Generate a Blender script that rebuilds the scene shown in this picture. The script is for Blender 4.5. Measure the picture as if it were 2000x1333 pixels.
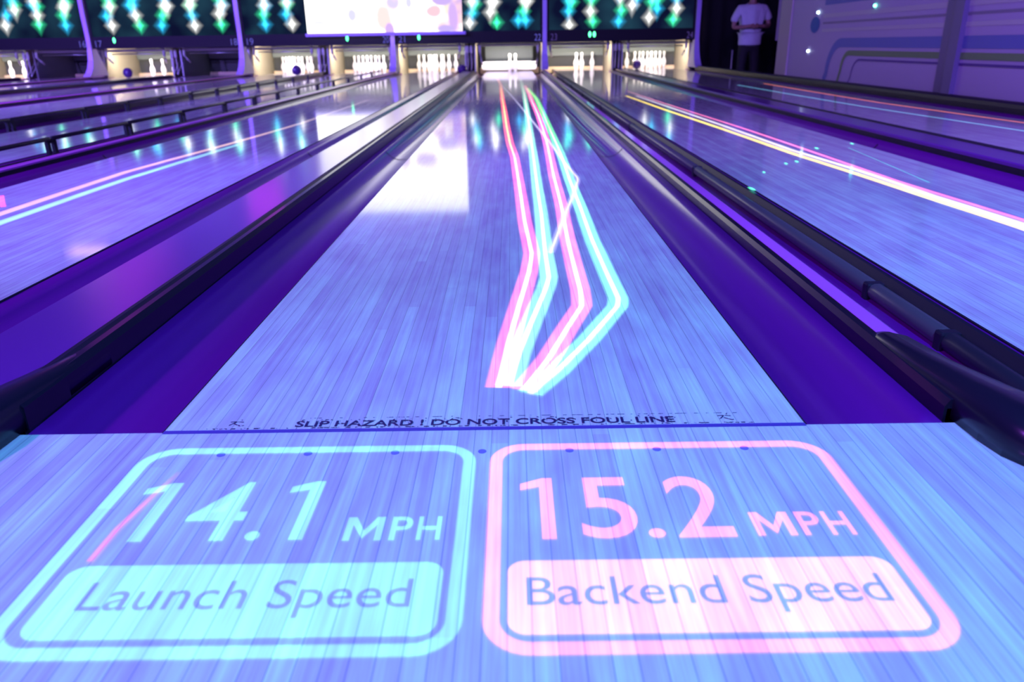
import bpy, bmesh, math, random
import numpy as np
from mathutils import Vector, Matrix
random.seed(7)
for o in list(bpy.data.objects): bpy.data.objects.remove(o)
S = bpy.context.scene
C = S.collection

# ------------------------------------------------------------------ camera
FPX, CX, CH, CD = 1493.216, 0.05354, 0.58789, 1.11675
PITCH, YAW, ROLL = 0.370631, -0.0045615, -0.0154223
cam_d = bpy.data.cameras.new('camera')
cam = bpy.data.objects.new('camera', cam_d); C.objects.link(cam)
S.camera = cam
F = Vector((math.sin(YAW)*math.cos(PITCH), math.cos(YAW)*math.cos(PITCH), -math.sin(PITCH)))
Rv = Vector((math.cos(YAW), -math.sin(YAW), 0)); Uv = Rv.cross(F)
R2 = Rv*math.cos(ROLL) + Uv*math.sin(ROLL); U2 = -Rv*math.sin(ROLL) + Uv*math.cos(ROLL)
M = Matrix((R2, U2, -F)).transposed().to_4x4(); M.translation = Vector((CX, -CD, CH))
cam.matrix_world = M
cam_d.sensor_width = 36.0; cam_d.lens = FPX*36.0/2000.0
cam_d.clip_start = 0.02; cam_d.clip_end = 200
cam_d.dof.use_dof = True; cam_d.dof.focus_distance = 1.7; cam_d.dof.aperture_fstop = 4.6

# ------------------------------------------------------------------ world, exposure
w = bpy.data.worlds.new('world'); S.world = w; w.use_nodes = True
w.node_tree.nodes['Background'].inputs[0].default_value = (0.16, 0.04, 0.5, 1)
w.node_tree.nodes['Background'].inputs[1].default_value = 0.05
S.view_settings.view_transform = 'Standard'; S.view_settings.look = 'None'
S.view_settings.exposure = 0.0; S.view_settings.gamma = 1.0
S.view_settings.use_curve_mapping = False

# ------------------------------------------------------------------ spots added out of view for the hall's blue and violet light
def spot(name, loc, aim, col, power, size=100, blend=0.8, rad=0.12):
    l = bpy.data.lights.new(name, 'SPOT'); l.color = col; l.energy = power
    l.spot_size = math.radians(size); l.spot_blend = blend; l.shadow_soft_size = rad
    o = bpy.data.objects.new(name, l); C.objects.link(o); o.location = loc
    o.rotation_euler = (Vector(aim)-Vector(loc)).to_track_quat('-Z', 'Y').to_euler(); return o
def area(name, loc, aim, col, power, sx, sy):
    l = bpy.data.lights.new(name, 'AREA'); l.shape = 'RECTANGLE'; l.size = sx; l.size_y = sy
    l.color = col; l.energy = power
    o = bpy.data.objects.new(name, l); C.objects.link(o); o.location = loc
    o.rotation_euler = (Vector(aim)-Vector(loc)).to_track_quat('-Z', 'Y').to_euler(); return o
BLUE = (0.17, 0.33, 1.0); VIO = (0.30, 0.20, 1.0); UV = (0.26, 0.10, 1.0)
spot('lane_projector_light', (0.7, -1.3, 3.4), (0.6, 0.7, 0), (0.10, 0.38, 1.0), 900, 90)
spot('violet_spot', (-3.2, -1.4, 3.3), (-1.3, 0.8, 0), (0.40, 0.08, 1.0), 680, 100)
spot('blue_spot', (-3.0, -1.4, 3.4), (-2.6, 4.5, 0), (0.24, 0.24, 1.0), 1700, 75)
spot('blue_spot', (-6.5, -1.6, 3.4), (-5.5, 7.0, 0), (0.24, 0.2, 1.0), 5200, 70)
spot('violet_spot', (-10.5, -1.6, 3.4), (-9.5, 11.0, 0), (0.26, 0.16, 1.0), 11000, 60)
spot('violet_spot', (-8.0, 6.0, 4.2), (-7.5, 8.0, 0), (0.25, 0.17, 1.0), 2600, 110)
spot('violet_spot', (-12.5, 10.0, 4.2), (-11.5, 13.0, 0), (0.25, 0.14, 1.0), 2600, 110)
spot('blue_spot', (2.6, -1.4, 3.4), (2.2, 4.0, 0), (0.2, 0.24, 1.0), 1150, 75)
spot('violet_spot', (-1.0, -1.6, 3.4), (0.5, 9.0, 0.0), UV, 1600, 50)
spot('wall_wash', (0.6, -1.5, 3.2), (4.25, 8.6, 0.7), (0.36, 0.17, 1.0), 1900, 60)
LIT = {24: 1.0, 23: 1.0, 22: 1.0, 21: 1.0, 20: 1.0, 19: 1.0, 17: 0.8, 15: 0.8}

# ------------------------------------------------------------------ helpers
def tag(o, label, cat, group=None, kind=None):
    if label: o['label'] = label
    if cat: o['category'] = cat
    if group: o['group'] = group
    if kind: o['kind'] = kind
    return o
def empty(name, loc, label, cat, group=None, kind=None):
    o = bpy.data.objects.new(name, None); C.objects.link(o); o.location = loc
    o.empty_display_size = 0.1
    return tag(o, label, cat, group, kind)
def obj(name, bm, mats, parent=None, smooth=False, local=True):
    me = bpy.data.meshes.new(name); bm.normal_update(); bm.to_mesh(me); bm.free()
    if not isinstance(mats, (list, tuple)): mats = [mats]
    for m in mats: me.materials.append(m)
    if smooth:
        for f in me.polygons: f.use_smooth = True
    o = bpy.data.objects.new(name, me); C.objects.link(o)
    if parent:
        o.parent = parent
        if not local: o.matrix_parent_inverse = Matrix.Translation(-parent.location)
    return o
def copy_tree(o, parent=None):
    c = o.copy(); C.objects.link(c)
    if parent: c.parent = parent
    for ch in [x for x in bpy.data.objects if x.parent == o]: copy_tree(ch, c)
    return c
def box(bm, x0, x1, y0, y1, z0, z1, mi=0, bevel=0):
    vs = [bm.verts.new(p) for p in ((x0,y0,z0),(x1,y0,z0),(x1,y1,z0),(x0,y1,z0),(x0,y0,z1),(x1,y0,z1),(x1,y1,z1),(x0,y1,z1))]
    fs = [bm.faces.new([vs[i] for i in f]) for f in ((0,3,2,1),(4,5,6,7),(0,1,5,4),(1,2,6,5),(2,3,7,6),(3,0,4,7))]
    for f in fs: f.material_index = mi
    if bevel:
        es = list({e for f in fs for e in f.edges})
        r = bmesh.ops.bevel(bm, geom=es, offset=bevel, segments=2, affect='EDGES', profile=0.5)
        for f in r['faces']: f.material_index = mi
def B(*a, **k):
    bm = bmesh.new(); box(bm, *a, **k); return bm
def extrude_profile(bm, prof, axis, a, b, mi=0):
    """closed profile (list of 2D) extruded along axis from a to b"""
    def P(p, t): return (t, p[0], p[1]) if axis == 'X' else ((p[0], t, p[1]) if axis == 'Y' else (p[0], p[1], t))
    A = [bm.verts.new(P(p, a)) for p in prof]; Bv = [bm.verts.new(P(p, b)) for p in prof]
    n = len(prof)
    fs = [bm.faces.new((A[i], A[(i+1) % n], Bv[(i+1) % n], Bv[i])) for i in range(n)]
    fs += [bm.faces.new(A[::-1]), bm.faces.new(Bv)]
    for f in fs: f.material_index = mi
    bmesh.ops.recalc_face_normals(bm, faces=fs)
def tube(bm, pts, r, n=10, mi=0, caps=True):
    pts = [Vector(p) for p in pts]; rings = []
    for i, p in enumerate(pts):
        d = (pts[min(i+1, len(pts)-1)] - pts[max(i-1, 0)]).normalized()
        a = d.orthogonal().normalized() if abs(d.z) > .9 else d.cross(Vector((0,0,1))).normalized()
        b = d.cross(a); rr = r[i] if isinstance(r, (list, tuple)) else r
        rings.append([bm.verts.new(p + a*math.cos(t)*rr + b*math.sin(t)*rr) for t in [2*math.pi*k/n for k in range(n)]])
    for u, v in zip(rings, rings[1:]):
        for k in range(n):
            f = bm.faces.new((u[k], u[(k+1) % n], v[(k+1) % n], v[k])); f.material_index = mi
    if caps:
        bm.faces.new(rings[0][::-1]).material_index = mi; bm.faces.new(rings[-1]).material_index = mi
def lathe(bm, prof, n=24, c=(0,0,0), mi=0):
    rings = [[bm.verts.new((c[0]+r*math.cos(t), c[1]+r*math.sin(t), c[2]+z)) for t in [2*math.pi*k/n for k in range(n)]] for r, z in prof]
    for u, v in zip(rings, rings[1:]):
        for k in range(n):
            bm.faces.new((u[k], u[(k+1) % n], v[(k+1) % n], v[k])).material_index = mi
    bm.faces.new(rings[0][::-1]); bm.faces.new(rings[-1])

# ------------------------------------------------------------------ materials
class NT:
    def __init__(s, name):
        s.m = bpy.data.materials.new(name); s.m.use_nodes = True; s.t = s.m.node_tree
        s.t.nodes.clear(); s.out = s.t.nodes.new('ShaderNodeOutputMaterial')
    def n(s, typ, **k):
        x = s.t.nodes.new(typ)
        for a, b in k.items(): setattr(x, a, b)
        return x
    def l(s, a, b): s.t.links.new(a, b)
    def math(s, op, a, b=None, c=None):
        x = s.n('ShaderNodeMath', operation=op)
        for i, v in enumerate((a, b, c)):
            if v is None: continue
            if isinstance(v, (int, float)): x.inputs[i].default_value = v
            else: s.l(v, x.inputs[i])
        return x.outputs[0]
def principled(name, col, rough=0.5, metal=0.0, coat=0.0, coat_rough=0.05, spec=0.5, noise=0.0, nscale=30):
    q = NT(name); p = q.n('ShaderNodeBsdfPrincipled')
    p.inputs['Base Color'].default_value = (*col, 1); p.inputs['Roughness'].default_value = rough
    p.inputs['Metallic'].default_value = metal; p.inputs['Coat Weight'].default_value = coat
    p.inputs['Coat Roughness'].default_value = coat_rough; p.inputs['Specular IOR Level'].default_value = spec
    if noise:
        nz = q.n('ShaderNodeTexNoise'); nz.inputs['Scale'].default_value = nscale
        mr = q.n('ShaderNodeMapRange'); mr.inputs[3].default_value = 1-noise; mr.inputs[4].default_value = 1+noise
        q.l(nz.outputs['Fac'], mr.inputs[0])
        mx = q.n('ShaderNodeVectorMath', operation='SCALE'); mx.inputs[0].default_value = col
        q.l(mr.outputs[0], mx.inputs['Scale']); q.l(mx.outputs[0], p.inputs['Base Color'])
    q.l(p.outputs[0], q.out.inputs[0]); return q.m
def emission(name, col, strength):
    q = NT(name); e = q.n('ShaderNodeEmission'); e.inputs[0].default_value = (*col, 1); e.inputs[1].default_value = strength
    q.l(e.outputs[0], q.out.inputs[0]); return q.m
BW = 1.0541/39
def planks(q, seam=0.55):
    """brightness factor of the maple boards at a world position: (value, seam mask, xyz)"""
    g = q.n('ShaderNodeNewGeometry'); s = q.n('ShaderNodeSeparateXYZ'); q.l(g.outputs['Position'], s.inputs[0])
    u = q.math('DIVIDE', q.math('ADD', s.outputs[0], 0.52705), BW)
    fl = q.math('FLOOR', u); fr = q.math('SUBTRACT', u, fl)
    # boards are laid in staggered lengths
    wn0 = q.n('ShaderNodeTexWhiteNoise', noise_dimensions='1D'); q.l(fl, wn0.inputs['W'])
    seg = q.math('FLOOR', q.math('ADD', q.math('MULTIPLY', s.outputs[1], 0.35), q.math('MULTIPLY', wn0.outputs[0], 7.0)))
    cm = q.n('ShaderNodeCombineXYZ'); q.l(fl, cm.inputs[0]); q.l(seg, cm.inputs[1])
    wn = q.n('ShaderNodeTexWhiteNoise', noise_dimensions='2D'); q.l(cm.outputs[0], wn.inputs['Vector'])
    c2 = q.n('ShaderNodeCombineXYZ'); q.l(q.math('MULTIPLY', s.outputs[0], 95), c2.inputs[0])
    q.l(q.math('MULTIPLY', s.outputs[1], 2.2), c2.inputs[1]); q.l(fl, c2.inputs[2])
    nz = q.n('ShaderNodeTexNoise'); nz.inputs['Scale'].default_value = 1.0; nz.inputs['Detail'].default_value = 5
    nz.inputs['Roughness'].default_value = 0.62; q.l(c2.outputs[0], nz.inputs['Vector'])
    c3 = q.n('ShaderNodeCombineXYZ'); q.l(q.math('MULTIPLY', s.outputs[0], 14), c3.inputs[0]); q.l(q.math('MULTIPLY', s.outputs[1], 5), c3.inputs[1])
    n3 = q.n('ShaderNodeTexNoise'); n3.inputs['Scale'].default_value = 1.0; n3.inputs['Detail'].default_value = 3; q.l(c3.outputs[0], n3.inputs['Vector'])
    v = q.math('ADD', q.math('MULTIPLY', wn.outputs[0], 0.14), q.math('MULTIPLY', nz.outputs['Fac'], 0.50))
    v = q.math('ADD', v, q.math('MULTIPLY', n3.outputs['Fac'], 0.34))
    v = q.math('ADD', v, 0.46)
    d = q.math('MINIMUM', fr, q.math('SUBTRACT', 1.0, fr))
    m = q.math('GREATER_THAN', d, 0.022)
    k = q.math('ADD', q.math('MULTIPLY', m, 1-seam), seam)
    return q.math('MULTIPLY', v, k), v, s
def wood(name, col, coat=1.0, coat_rough=0.065):
    q = NT(name); p = q.n('ShaderNodeBsdfPrincipled')
    f, v, s = planks(q)
    vm = q.n('ShaderNodeVectorMath', operation='SCALE'); vm.inputs[0].default_value = col
    q.l(f, vm.inputs['Scale']); 
    # warmer boards reflect less of the blue-green
    cl = q.n('ShaderNodeCombineXYZ'); g2 = q.math('POWER', v, 1.6)
    cl.inputs[0].default_value = 1.0; q.l(g2, cl.inputs[1]); cl.inputs[2].default_value = 1.0
    mm = q.n('ShaderNodeVectorMath', operation='MULTIPLY'); q.l(vm.outputs[0], mm.inputs[0]); q.l(cl.outputs[0], mm.inputs[1])
    q.l(mm.outputs[0], p.inputs['Base Color'])
    p.inputs['Roughness'].default_value = 0.45; p.inputs['Specular IOR Level'].default_value = 0.2
    p.inputs['Coat Weight'].default_value = coat; p.inputs['Coat Roughness'].default_value = coat_rough
    p.inputs['Coat IOR'].default_value = 1.5
    q.l(p.outputs[0], q.out.inputs[0]); return q.m
def glow(name, col, strength, soft=False, wood_mod=True):
    """emissive film drawn for projected light; adds to what is under it"""
    q = NT(name); e = q.n('ShaderNodeEmission'); tr = q.n('ShaderNodeBsdfTransparent'); ad = q.n('ShaderNodeAddShader')
    e.inputs[0].default_value = (*col, 1)
    st = strength
    if wood_mod:
        f, v, s = planks(q, 0.7); st = q.math('MULTIPLY', f, strength)
    if soft:
        a = q.n('ShaderNodeAttribute', attribute_name='fade')
        st = q.math('MULTIPLY', a.outputs['Fac'], st)
        q.l(a.outputs['Color'], e.inputs[0]) if False else None
    if isinstance(st, (int, float)): e.inputs[1].default_value = st
    else: q.l(st, e.inputs[1])
    q.l(e.outputs[0], ad.inputs[0]); q.l(tr.outputs[0], ad.inputs[1]); q.l(ad.outputs[0], q.out.inputs[0])
    return q.m
def glow_attr(name, strength, wood_mod=False):
    q = NT(name); e = q.n('ShaderNodeEmission'); tr = q.n('ShaderNodeBsdfTransparent'); ad = q.n('ShaderNodeAddShader')
    a = q.n('ShaderNodeAttribute', attribute_name='glow'); q.l(a.outputs['Color'], e.inputs[0])
    if wood_mod:
        f, v, s = planks(q, 0.7); q.l(q.math('MULTIPLY', f, strength), e.inputs[1])
    else: e.inputs[1].default_value = strength
    q.l(e.outputs[0], ad.inputs[0]); q.l(tr.outputs[0], ad.inputs[1]); q.l(ad.outputs[0], q.out.inputs[0])
    return q.m
MAPLE = wood('maple_boards', (0.68, 0.66, 0.68))
APPR = wood('approach_boards', (0.70, 0.70, 0.70), 1.0, 0.16)
GUT = principled('purple_gutter_plastic', (0.15, 0.004, 0.22), 0.36, spec=0.35, coat=0.75, coat_rough=0.15, noise=0.12, nscale=6)
CAP = principled('purple_cap_lacquer', (0.15, 0.012, 0.28), 0.35, coat=0.9, coat_rough=0.17)
CAPL = principled('pale_purple_cap_strip', (0.80, 0.11, 0.75), 0.35, coat=0.6, coat_rough=0.1)
BLK = principled('black_rubber_trim', (0.016, 0.010, 0.024), 0.45, spec=0.25, noise=0.2)
BLKG = principled('black_gloss_plastic', (0.012, 0.007, 0.022), 0.28, spec=0.3, coat=0.12)
RAILG = principled('grey_bumper_plastic', (0.07, 0.055, 0.075), 0.4, coat=0.15, coat_rough=0.2)
RAILD = principled('dark_bumper_plastic', (0.02, 0.015, 0.03), 0.4, spec=0.3)
LANESIDE = principled('dark_lane_edge', (0.05, 0.03, 0.08), 0.5)
PIN = principled('white_pin_plastic', (0.92, 0.90, 0.86), 0.25, coat=0.6, coat_rough=0.06)
REDM = principled('red_pin_stripe', (0.6, 0.05, 0.05), 0.4)
MWHITE = principled('white_enamel', (0.55, 0.53, 0.50), 0.4, coat=0.2)
MBOARD = principled('white_sweep_board', (0.85, 0.84, 0.80), 0.4)
MCREAM = principled('cream_machine_panel', (0.40, 0.34, 0.25), 0.5)
MBEAM = principled('pale_beam', (0.07, 0.055, 0.045), 0.5, spec=0.2)
MGREY = principled('grey_shield', (0.16, 0.18, 0.185), 0.5)
MGREYD = principled('dark_grey_shield', (0.028, 0.032, 0.036), 0.6, spec=0.2)
MDARK = principled('dark_pit_curtain', (0.05, 0.05, 0.05), 0.7)
MTAN = principled('tan_tail_plank', (0.70, 0.50, 0.30), 0.5)
STEEL = principled('worn_steel', (0.35, 0.35, 0.36), 0.35, metal=0.8)
STRIP = principled('black_number_panel', (0.008, 0.006, 0.012), 0.6, spec=0.2)
FINP = principled('uv_lit_divider_face', (0.55, 0.38, 0.85), 0.4, coat=0.4)  # violet of the UV light put into the front face colour
FINW = principled('pit_lit_divider_side', (0.82, 0.80, 0.85), 0.4)  # white of the pit light put into the side colour
BALLM = principled('purple_ball_urethane', (0.05, 0.012, 0.14), 0.12, coat=1.0, coat_rough=0.02)
CURT = principled('black_curtain', (0.008, 0.008, 0.011), 0.9)
WALLM = principled('lilac_wall_paint', (0.42, 0.36, 0.52), 0.55, noise=0.06, nscale=2)
ROOM = principled('dark_room_paint', (0.09, 0.07, 0.13), 0.8)

# ------------------------------------------------------------------ the room
PP = 3.3757; GAPL = -1.778
def lane_x(n):                       # centre of the lane that carries number n above it
    k = (n-22)//2 if n % 2 == 0 else (n-21)//2
    return PP*k + (0 if n % 2 == 0 else GAPL)
def struct(name, bm, m, **k):
    o = obj(name, bm, m, **k); o['kind'] = 'structure'; return o
struct('floor', B(-18, 4.30, -3.2, 0, -0.12, 0), APPR)
struct('floor_subfloor', B(-18, 4.30, 0.002, 20.5, -0.25, -0.12), ROOM)
struct('floor_walkway', B(4.305, 10, -3.2, 20.5, -0.31, -0.25), ROOM)
struct('ceiling', B(-18, 10, -3.2, 20.5, 5.0, 5.1), ROOM)
struct('wall_left', B(-18.2, -18, -3.2, 20.5, -0.31, 5.0), ROOM)
struct('wall_front', B(-18, 10, -3.4, -3.2, -0.31, 5.0), ROOM)
struct('wall_back', B(-18, 10, 20.5, 20.7, -0.31, 5.0), principled('upper_wall_paint', (0.3, 0.25, 0.4), 0.8))
struct('wall_far_right', B(10, 10.2, -3.2, 20.5, -0.31, 5.0), ROOM)
struct('wall_upper', B(-18, 4.2, 18.0, 18.1, 1.75, 5.0), principled('upper_wall_violet', (0.42, 0.32, 0.6), 0.7))

# right wall with its painted stripes; X = 4.25 runs beside lane 24
WX = 4.25
bm = bmesh.new()
box(bm, WX, WX+0.06, -3.1, 11.68, -0.25, 3.6)
struct('wall_right', bm, [WALLM])
bm = bmesh.new()
Y_ = 11.68
box(bm, WX-0.02, WX+0.10, 11.25, 11.75, -0.25, 3.6)       # end pilaster
struct('trim_1', bm, [principled('greyish_lilac_trim', (0.42, 0.36, 0.36), 0.55)])
struct('trim_2', B(WX+0.02, WX+0.5, 11.9, 12.0, 0.58, 3.6), principled('violet_wall_return', (0.30, 0.18, 0.42), 0.6))
# vertical pilaster, its shadow band put into the dark colour
bm = bmesh.new(); box(bm, WX-0.05, WX, 6.50, 6.66, 0.06, 3.6); box(bm, WX-0.015, WX, 6.66, 6.86, 0.06, 3.6)
struct('trim_3', bm, principled('shadow_toned_pilaster', (0.13, 0.10, 0.22), 0.5))
def ribbon_yz(bm, pts, hw, mi, x=WX-0.004):
    """painted stripe on the wall following pts (y,z)"""
    L = []; R = []
    for i, p in enumerate(pts):
        a = Vector(pts[max(i-1, 0)]); b = Vector(pts[min(i+1, len(pts)-1)]); d = (b-a).normalized(); n = Vector((-d.y, d.x))
        q = Vector(p); L.append(q+n*hw); R.append(q-n*hw)
    for i in range(len(pts)-1):
        f = bm.faces.new([bm.verts.new((x, v.x, v.y)) for v in (L[i], L[i+1], R[i+1], R[i])]); f.material_index = mi
def bent(y0, z0, y1, z1, r, y2):
    pts = [(y0, z0), (y0-0.02, z1-r)] if False else [(y0, z0)]
    for k in range(9):
        t = k/8*math.pi/2
        pts.append((y0-0.06-r+r*math.cos(t), z1-r+r*math.sin(t)))
    pts.append((y2, z1)); return pts
bm = bmesh.new()
ribbon_yz(bm, bent(9.28, 0.07, 0, 0.425, 0.2, 0.3), 0.030, 0, WX-0.006)
ribbon_yz(bm, bent(8.95, 0.07, 0, 0.352, 0.2, 0.3), 0.011, 1, WX-0.006)
ribbon_yz(bm, bent(9.75, 0.07, 0, 0.545, 0.38, 0.3), 0.055, 2)
for z, hwid, mi in ((0.70, 0.02, 3), (0.79, 0.012, 4), (0.88, 0.025, 3), (1.06, 0.05, 2)):
    ribbon_yz(bm, [(10.0, z), (0.3, z)], hwid, mi)
ov = [(WX-0.006, 10.28+0.17*math.cos(t), 0.775+0.105*math.sin(t)) for t in [2*math.pi*k/28 for k in range(28)]]
bm.faces.new([bm.verts.new(p) for p in ov]).material_index = 5
mural = obj('wall_mural', bm, [principled('olive_paint', (0.16, 0.30, 0.10), 0.6), principled('violet_line_paint', (0.10, 0.04, 0.24), 0.6),
    principled('blue_band_paint', (0.13, 0.17, 0.42), 0.6), principled('pale_stripe_paint', (0.50, 0.50, 0.50), 0.6),
    principled('mauve_stripe_paint', (0.24, 0.22, 0.28), 0.6), principled('blue_oval_paint', (0.02, 0.10, 0.35), 0.6)])
tag(mural, 'painted stripes and blue oval on the violet wall at the right', 'mural')
# small dots of coloured light on the wall
def wall_lamp(y, z, col, label, s=0.022, x=WX-0.012):
    bm = bmesh.new(); bmesh.ops.create_uvsphere(bm, u_segments=12, v_segments=8, radius=s)
    o = obj('light_dot', bm, emission('dot_light_' + label[:8].replace(' ', '_'), col, 9), smooth=True); o.location = (x, y, z)
    tag(o, label, 'light')
wall_lamp(10.20, 0.93, (0.6, 0.9, 1.0), 'small white light dot on the wall above the blue oval', 0.018)
wall_lamp(10.41, 0.437, (0.7, 0.9, 1.0), 'small white light dot on the wall low below the blue oval', 0.018)
wall_lamp(8.46, 0.94, (0.15, 1.0, 0.55), 'small green light dot high on the painted wall', 0.018)

# black curtain behind the walkway
bm = bmesh.new(); n = 90; prev = None
for i in range(n+1):
    x = 4.25 + i*(5.6/n); y = 17.7 + 0.05*math.sin(i*1.25)
    cur = (bm.verts.new((x, y, -0.25)), bm.verts.new((x, y, 4.95)))
    if prev: bm.faces.new((prev[0], cur[0], cur[1], prev[1]))
    prev = cur
o = obj('curtain', bm, CURT, smooth=True); o.modifiers.new('s', 'SOLIDIFY').thickness = 0.02
tag(o, 'tall black curtain hanging behind the person at the end of the lanes', 'curtain')

# ------------------------------------------------------------------ lanes, gutters
ORD = {24: 'with orange and pale blue ball traces beside the painted wall', 23: 'with yellow and magenta ball trace',
       22: 'in the centre with four glowing ball traces', 21: 'with pale pink trace left of the centre lane',
       20: 'with bumper rails up along both edges', 19: 'whose ten pins stand behind a rolling ball', 18: 'with no lit pins left of a purple divider',
       17: 'with three pins and a ball by the left machine', 16: 'with an unlit pin area at the far left', 15: 'at the far left edge of the photo'}
GN = {24: 'lane beside the painted wall', 23: 'lane with the yellow and magenta traces', 22: 'centre lane', 21: 'lane with the pale pink and cyan traces', 20: 'lane with raised bumper rails',
      19: 'lane behind the bumper rails', 18: 'lane second beyond the bumper rails', 17: 'three-pin lane at the left', 16: 'dark lane at the far left', 15: 'leftmost lane in the photo'}
def gutter_bm(x0, x1):
    bm = bmesh.new(); nx = 12; ys = [0.004, 0.06, 0.25, 0.8, 2, 3.5, 6, 10, 14, 17.9]
    rows = []
    for y in ys:
        d = 0.045 + 0.04*min(1, y/6)
        row = []
        for i in range(nx+1):
            u = i/nx*2-1
            z = -0.012 - d*(1-abs(u)**2.6)
            if i in (0, nx): z = -0.004
            row.append(bm.verts.new((x0+(x1-x0)*i/nx, y, z)))
        rows.append(row)
    for a, b in zip(rows, rows[1:]):
        for i in range(nx):
            f = bm.faces.new((a[i], a[i+1], b[i+1], b[i])); 
    # end plate and skirt down to the sub floor
    lo = [bm.verts.new((v.co.x, v.co.y, -0.118)) for v in rows[0]]
    for i in range(nx): bm.faces.new((lo[i], lo[i+1], rows[0][i+1], rows[0][i]))
    for side in (0, nx):
        s = [bm.verts.new((r[side].co.x, r[side].co.y, -0.118)) for r in rows]
        for i in range(len(rows)-1): bm.faces.new((s[i], s[i+1], rows[i+1][side], rows[i][side]))
    bmesh.ops.recalc_face_normals(bm, faces=bm.faces)
    return bm
HW, GW = 0.52705, 0.235
for n in range(15, 25):
    c = lane_x(n)
    t = empty('bowling_lane', (c, 0, -0.12), 'glossy maple bowling lane %s' % ORD[n], 'bowling lane', 'bowling lanes')
    bm = B(-HW, HW, 0.003, 19.1, 0, 0.12)
    for f in bm.faces:
        if abs(f.normal.z) < 0.5 and False: pass
    bm.normal_update()
    for f in bm.faces: f.material_index = 0 if f.normal.z > 0.5 else 1
    obj('lane_surface', bm, [MAPLE, LANESIDE], t)
    # dark edge trim of the lane side
    bm = bmesh.new(); box(bm, -HW-0.0035, -HW, 0.003, 18.2, 0.05, 0.119); box(bm, HW, HW+0.0035, 0.003, 18.2, 0.05, 0.119)
    obj('edge_strip', bm, BLK, t)
    for s, wd in ((-1, 'left'), (1, 'right')):
        x0, x1 = (c-HW-GW+0.006, c-HW-0.005) if s < 0 else (c+HW+0.005, c+HW+GW-0.006)
        if n < 17: pass
        g = obj('gutter', gutter_bm(x0, x1), GUT, smooth=True)
        for yj in (3.78, 8.2):
            bm = bmesh.new(); d = 0.045 + 0.04*min(1, yj/6); pr_ = []
            for i in range(13):
                u = i/12*2-1; pr_.append((x0+0.001+(x1-x0-0.002)*i/12, -0.012-d*(1-abs(u)**2.6)+0.0015))
            a_ = [bm.verts.new((p[0], yj, p[1])) for p in pr_]; b_ = [bm.verts.new((p[0], yj+0.016, p[1])) for p in pr_]
            for i in range(12): bm.faces.new((a_[i], a_[i+1], b_[i+1], b_[i]))
            obj('joint', bm, BLK, g, smooth=True)
        tag(g, 'purple gutter on the %s side of the %s' % (wd, GN[n]), 'gutter', 'gutters')

# approach boards meet the lane in a dark foul line; printed warning behind it
bm = B(-HW, HW, -0.0045, 0.006, 0.0001, 0.0008)
fl = obj('foul_line', bm, principled('foul_line_blue', (0.10, 0.05, 0.35), 0.4))
tag(fl, 'thin dark blue foul line across the start of the centre lane', 'foul line')
for i in range(-3, 4):
    bm = bmesh.new(); lathe(bm, [(0.0065, 0), (0.0065, 0.0005)], 20)
    o = obj('approach_dot', bm, principled('dark_dot', (0.22, 0.17, 0.5), 0.5)); o.location = (0.1351*i, -0.075, 0.0001)
    pos = {-3: 'first dot from the left in the row of seven', -2: 'second dot from the left in the row of seven', -1: 'third dot from the left in the row of seven', 0: 'dot between the cyan and pink panels', 1: 'third dot from the right in the row of seven', 2: 'second dot from the right in the row of seven', 3: 'last dot at the right of the row of seven'}[i]
    tag(o, 'small dark round %s on the approach' % pos, 'dot', 'approach dots')

# ------------------------------------------------------------------ text helper
def text_bm(s, x0, x1, y0, y1, bold=0.0, box_=None, ref=None, res=6):
    """flat outline text fitted to a rectangle (metres); ref = glyph string giving the height box"""
    cu = bpy.data.curves.new('t', 'FONT'); cu.body = s; cu.size = 1.0; cu.resolution_u = res; cu.offset = bold
    o = bpy.data.objects.new('t', cu); C.objects.link(o)
    bpy.context.view_layer.update()
    dg = bpy.context.evaluated_depsgraph_get()
    me = bpy.data.meshes.new_from_object(o.evaluated_get(dg))
    xs = [v.co.x for v in me.vertices]; ys = [v.co.y for v in me.vertices]
    a0, a1 = min(xs), max(xs); b0, b1 = min(ys), max(ys)
    if ref: b0, b1 = ref
    T = lambda p: (x0+(p[0]-a0)/(a1-a0)*(x1-x0), y0+(p[1]-b0)/(b1-b0)*(y1-y0), 0)
    bm = bmesh.new()
    if box_ is None:
        bm.from_mesh(me)
        for v in bm.verts: v.co = T(v.co)
    else:
        # a filled rounded box with the letters left open
        c2 = o.to_curve(dg)
        out = bpy.data.curves.new('b', 'CURVE'); out.dimensions = '2D'; out.fill_mode = 'BOTH'; out.resolution_u = res
        for sp in c2.splines:
            ns = out.splines.new('BEZIER'); ns.bezier_points.add(len(sp.bezier_points)-1); ns.use_cyclic_u = True
            for q, r in zip(ns.bezier_points, sp.bezier_points):
                q.co = T(r.co); q.handle_left_type = 'FREE'; q.handle_right_type = 'FREE'
                q.handle_left = T(r.handle_left); q.handle_right = T(r.handle_right)
        pts = rrect(*box_); ns = out.splines.new('POLY'); ns.points.add(len(pts)-1); ns.use_cyclic_u = True
        for q, r in zip(ns.points, pts): q.co = (r[0], r[1], 0, 1)
        o.to_curve_clear()
        o2 = bpy.data.objects.new('b', out); C.objects.link(o2); bpy.context.view_layer.update()
        dg = bpy.context.evaluated_depsgraph_get(); m2 = bpy.data.meshes.new_from_object(o2.evaluated_get(dg))
        bm.from_mesh(m2); bpy.data.meshes.remove(m2); bpy.data.objects.remove(o2); bpy.data.curves.remove(out)
    bpy.data.meshes.remove(me); bpy.data.objects.remove(o)
    return bm
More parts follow.
